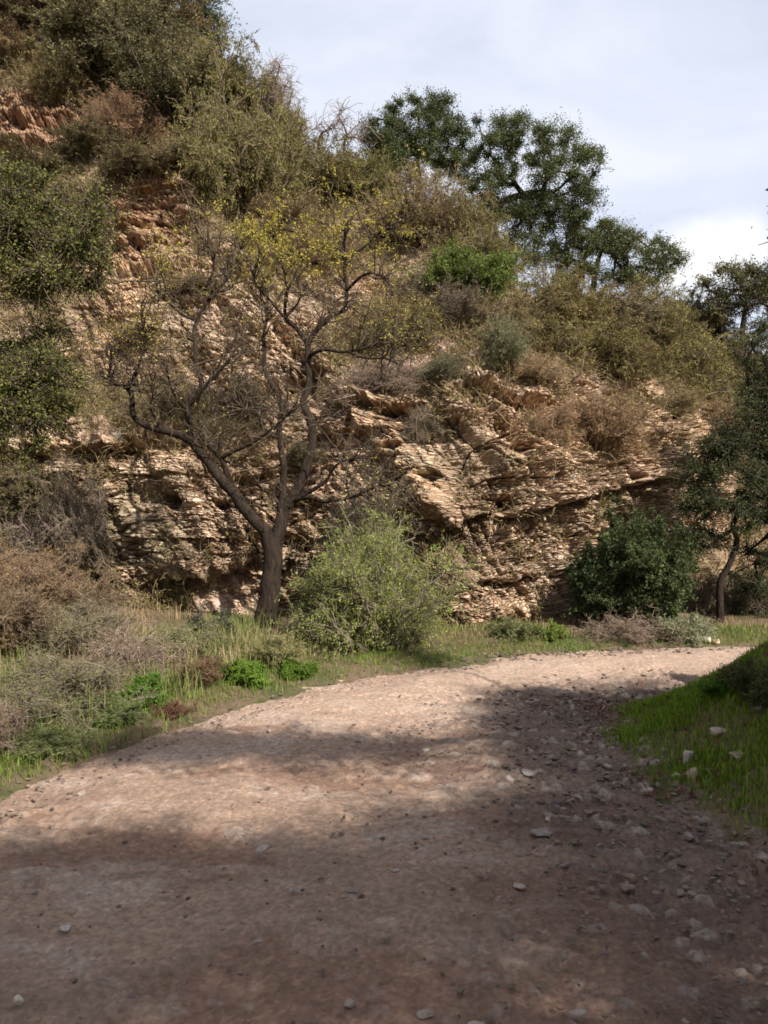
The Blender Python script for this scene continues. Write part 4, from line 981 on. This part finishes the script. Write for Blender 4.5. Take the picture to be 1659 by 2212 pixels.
o = quadmesh('dry_brush', tb[0], tb[1], cc_, True, M_twig); tag(o, 'thin dry stalks and brush clinging all over the hillside', None, None, 'stuff')
si = rng.integers(0, m * 5, m * 14); ps = P2[si, rng.integers(1, 4, len(si))] + rng.normal(0, 0.02, (len(si), 3))
V, Q, Cc = leaves(rng, ps, 0.06, (0.22, 0.18, 0.065), (0.13, 0.12, 0.04), 0.3)
o = quadmesh('hillside_weeds', V, Q, Cc, True, M_dry); tag(o, 'small olive and tan weeds filling the gaps between the hillside shrubs', None, None, 'stuff')

# stones
def stone_base(seed):
    rng_ = np.random.default_rng(seed); n = 4; fs = []; V = []; idx = {}
    Q = []
    for ax in range(3):
        for sg in (-1, 1):
            for i in range(n):
                for j in range(n):
                    q = []
                    for (a, b) in ((i, j), (i + 1, j), (i + 1, j + 1), (i, j + 1)):
                        p = [0, 0, 0]; p[ax] = sg; p[(ax + 1) % 3] = a / n * 2 - 1; p[(ax + 2) % 3] = b / n * 2 - 1
                        key = tuple(round(v, 4) for v in p)
                        if key not in idx: idx[key] = len(V); V.append(p)
                        q.append(idx[key])
                    Q.append(q if sg > 0 else q[::-1])
    V = np.array(V, float); V = unit(V) * 0.6 + V * 0.25
    for _ in range(5):   # chip flat facets
        d = unit(rng_.normal(size=3)); t = rng_.uniform(0.35, 0.6); s_ = V @ d; V = V - np.where(s_ > t, s_ - t, 0)[:, None] * d
    V += rng_.normal(0, 0.02, V.shape)
    return V, np.array(Q)
SB = [stone_base(k) for k in range(6)]
def stones(pos, size, flat, cols, seed):
    rng_ = np.random.default_rng(seed); parts = []
    for b in range(6):
        k = np.arange(len(pos)) % 6 == b; n = k.sum(); V, Q = SB[b]
        if not n: continue
        az = rng_.uniform(0, 6.28, n); c, s = np.cos(az), np.sin(az); R = np.zeros((n, 3, 3)); R[:, 0, 0] = c; R[:, 0, 1] = -s; R[:, 1, 0] = s; R[:, 1, 1] = c; R[:, 2, 2] = 1
        sc_ = size[k][:, None] * np.stack([rng_.uniform(0.7, 1.3, n), rng_.uniform(0.6, 1, n), flat * rng_.uniform(0.6, 1.2, n)], 1)
        VV = np.einsum('nij,nvj->nvi', R, V[None] * sc_[:, None]) + pos[k][:, None]
        QQ = Q[None] + (np.arange(n) * len(V))[:, None, None]
        parts.append((VV.reshape(-1, 3), QQ.reshape(-1, 4), np.repeat(cols[k], len(V), 0)))
    return join(parts)
def rough_at(x, y, r): return sstep(1.6, 0.4, r + 0.5 * fbm(x * 1.5, y * 1.1, o=3, seed=31)) * sstep(8.6, 7.2, y) * sstep(4.5, 2.5, x)
pg = scat(110000, -2.8, 5, 2.0, 9.3, lambda x, y, i, l, r, rt, d: (i | (d < 0.25)) * (0.08 + 0.55 * rough_at(x, y, r) * (y < 7) + 0.25 * (l < 0.4)))
n = len(pg); szs = 0.004 + 0.017 * rng.uniform(0, 1, n) ** 6 * (1 + 0.8 * (pg[:, 0] > 0.8) * (pg[:, 1] > 3.2)); cols = np.array([0.135, 0.10, 0.082]) * rng.uniform(0.55, 1.5, (n, 1)) + rng.uniform(-0.01, 0.02, (n, 3))
G_ = stones(pg - [0, 0, 0.002], szs, 0.42, cols, 5); o = quadmesh('gravel', G_[0], G_[1], G_[2], False, M_stone)
tag(o, 'loose small gravel scattered over the track, thickest along its right side', None, None, 'stuff')
# flat stones set flush in the worn track
for k_ in range(46):
    x_, y_ = rng.uniform(-2.2, 2.3), 2.0 + 3.6 * rng.uniform(0, 1) ** 1.3
    if x_ > 0.52 * y_ + 0.1: continue
    V_, Q_ = stone_base(300 + k_ % 9); sz_ = rng.uniform(0.02, 0.055)
    o = quadmesh('stone', V_ * np.array([1, rng.uniform(.5, .9), 0.28]) * sz_, Q_, np.broadcast_to(np.array([0.27, 0.225, 0.19]) * rng.uniform(0.75, 1.2), V_.shape), False, M_stone)
    o.location = (x_, y_, float(ground_z(x_, y_)) - 0.008 + 0.01); o.rotation_euler = (0, 0, rng.uniform(0, 6.28))
    tag(o, 'flat pale stone bedded flush in the worn surface of the track', 'stone', 'flat stones bedded in the track')
# leaf litter
pf = scat(16000, 1.4, 5, 2.8, 7.6, lambda x, y, i, l, r, rt, d: (rt | (r < 0.15)) * (0.05 + 0.45 * patch(x, y, 1.8, 6)))
V, Q, Cc = leaves(rng, pf + [0, 0, 0.03], 0.04, (0.17, 0.095, 0.055), (0.10, 0.055, 0.035), 0.55, flat=0.9)
o = quadmesh('leaf_litter', V, Q, Cc, True, M_dry); tag(o, 'reddish-brown fallen leaves on the right bank', None, None, 'stuff')

# single rocks
def rock_thing(px, py, size, lab, seed, col=(0.5, 0.45, 0.38), flat=0.5, group=None, lift=0.25):
    q = on_ground(px, py, 2.0, 10.5); z = float(ground_z(q[0], q[1]))
    V, Q = stone_base(seed + 50)
    V2 = V * 1.0
    # subdivide detail by noise push
    V2 = V2 * (1 + 0.12 * vnoise(V[:, 0] * 3 + seed, V[:, 1] * 3, V[:, 2] * 3, seed))[:, None] * np.array([1, 0.75, flat]) * size
    o = quadmesh('rock', V2, Q, np.broadcast_to(np.array(col), V2.shape), False, M_stone); o.location = (q[0], q[1], z + size * flat * lift); o.rotation_euler = (0.1 * seed % 0.3, 0.15, seed * 1.3)
    return tag(o, lab, 'rock', group)
rock_thing(1488, 1648, 0.065, 'pale pointed rock at the edge of the grassy bank, top one of the little pile', 1, (0.36, 0.30, 0.26), 0.8, lift=0.5)
rock_thing(1500, 1680, 0.075, 'pale cream rock at the foot of the pointed rock at the bank edge', 2, (0.38, 0.31, 0.23), 0.6)
rock_thing(1462, 1682, 0.05, 'small pale rock left of the cream rock at the bank edge', 3, (0.32, 0.27, 0.21), 0.6)
rock_thing(1590, 1640, 0.06, 'cream rock lying alone in the grass of the right bank', 4, (0.27, 0.22, 0.16), 0.6, lift=0.2)
rock_thing(1555, 1588, 0.07, 'brownish flat rock in the upper grass of the right bank', 5, (0.34, 0.26, 0.2), 0.4, lift=0.6)
rock_thing(1382, 1478, 0.055, 'dark reddish rock where the far track meets the grassy bank', 6, (0.2, 0.12, 0.08), 0.6)
rock_thing(1522, 1388, 0.085, 'cream rock on the far verge near the pale grey-green bush', 7, (0.55, 0.46, 0.36), 0.7, lift=0.5)
rock_thing(1548, 1390, 0.06, 'tan rock right of the cream rock on the far verge', 8, (0.5, 0.36, 0.26), 0.7, lift=0.5)
rock_thing(1142, 1672, 0.07, 'flat grey rock embedded in the rough right side of the track', 9, (0.22, 0.19, 0.17), 0.22)
rock_thing(1170, 1800, 0.075, 'flat grey-brown rock embedded near the middle right of the track', 10, (0.22, 0.19, 0.175), 0.2)
rock_thing(140, 2008, 0.032, 'small oval pale rock on the track at lower left', 11, (0.42, 0.38, 0.34), 0.4)
rock_thing(42, 2165, 0.022, 'round pale pebble in the lower left corner of the track', 12, (0.5, 0.46, 0.38), 0.8)
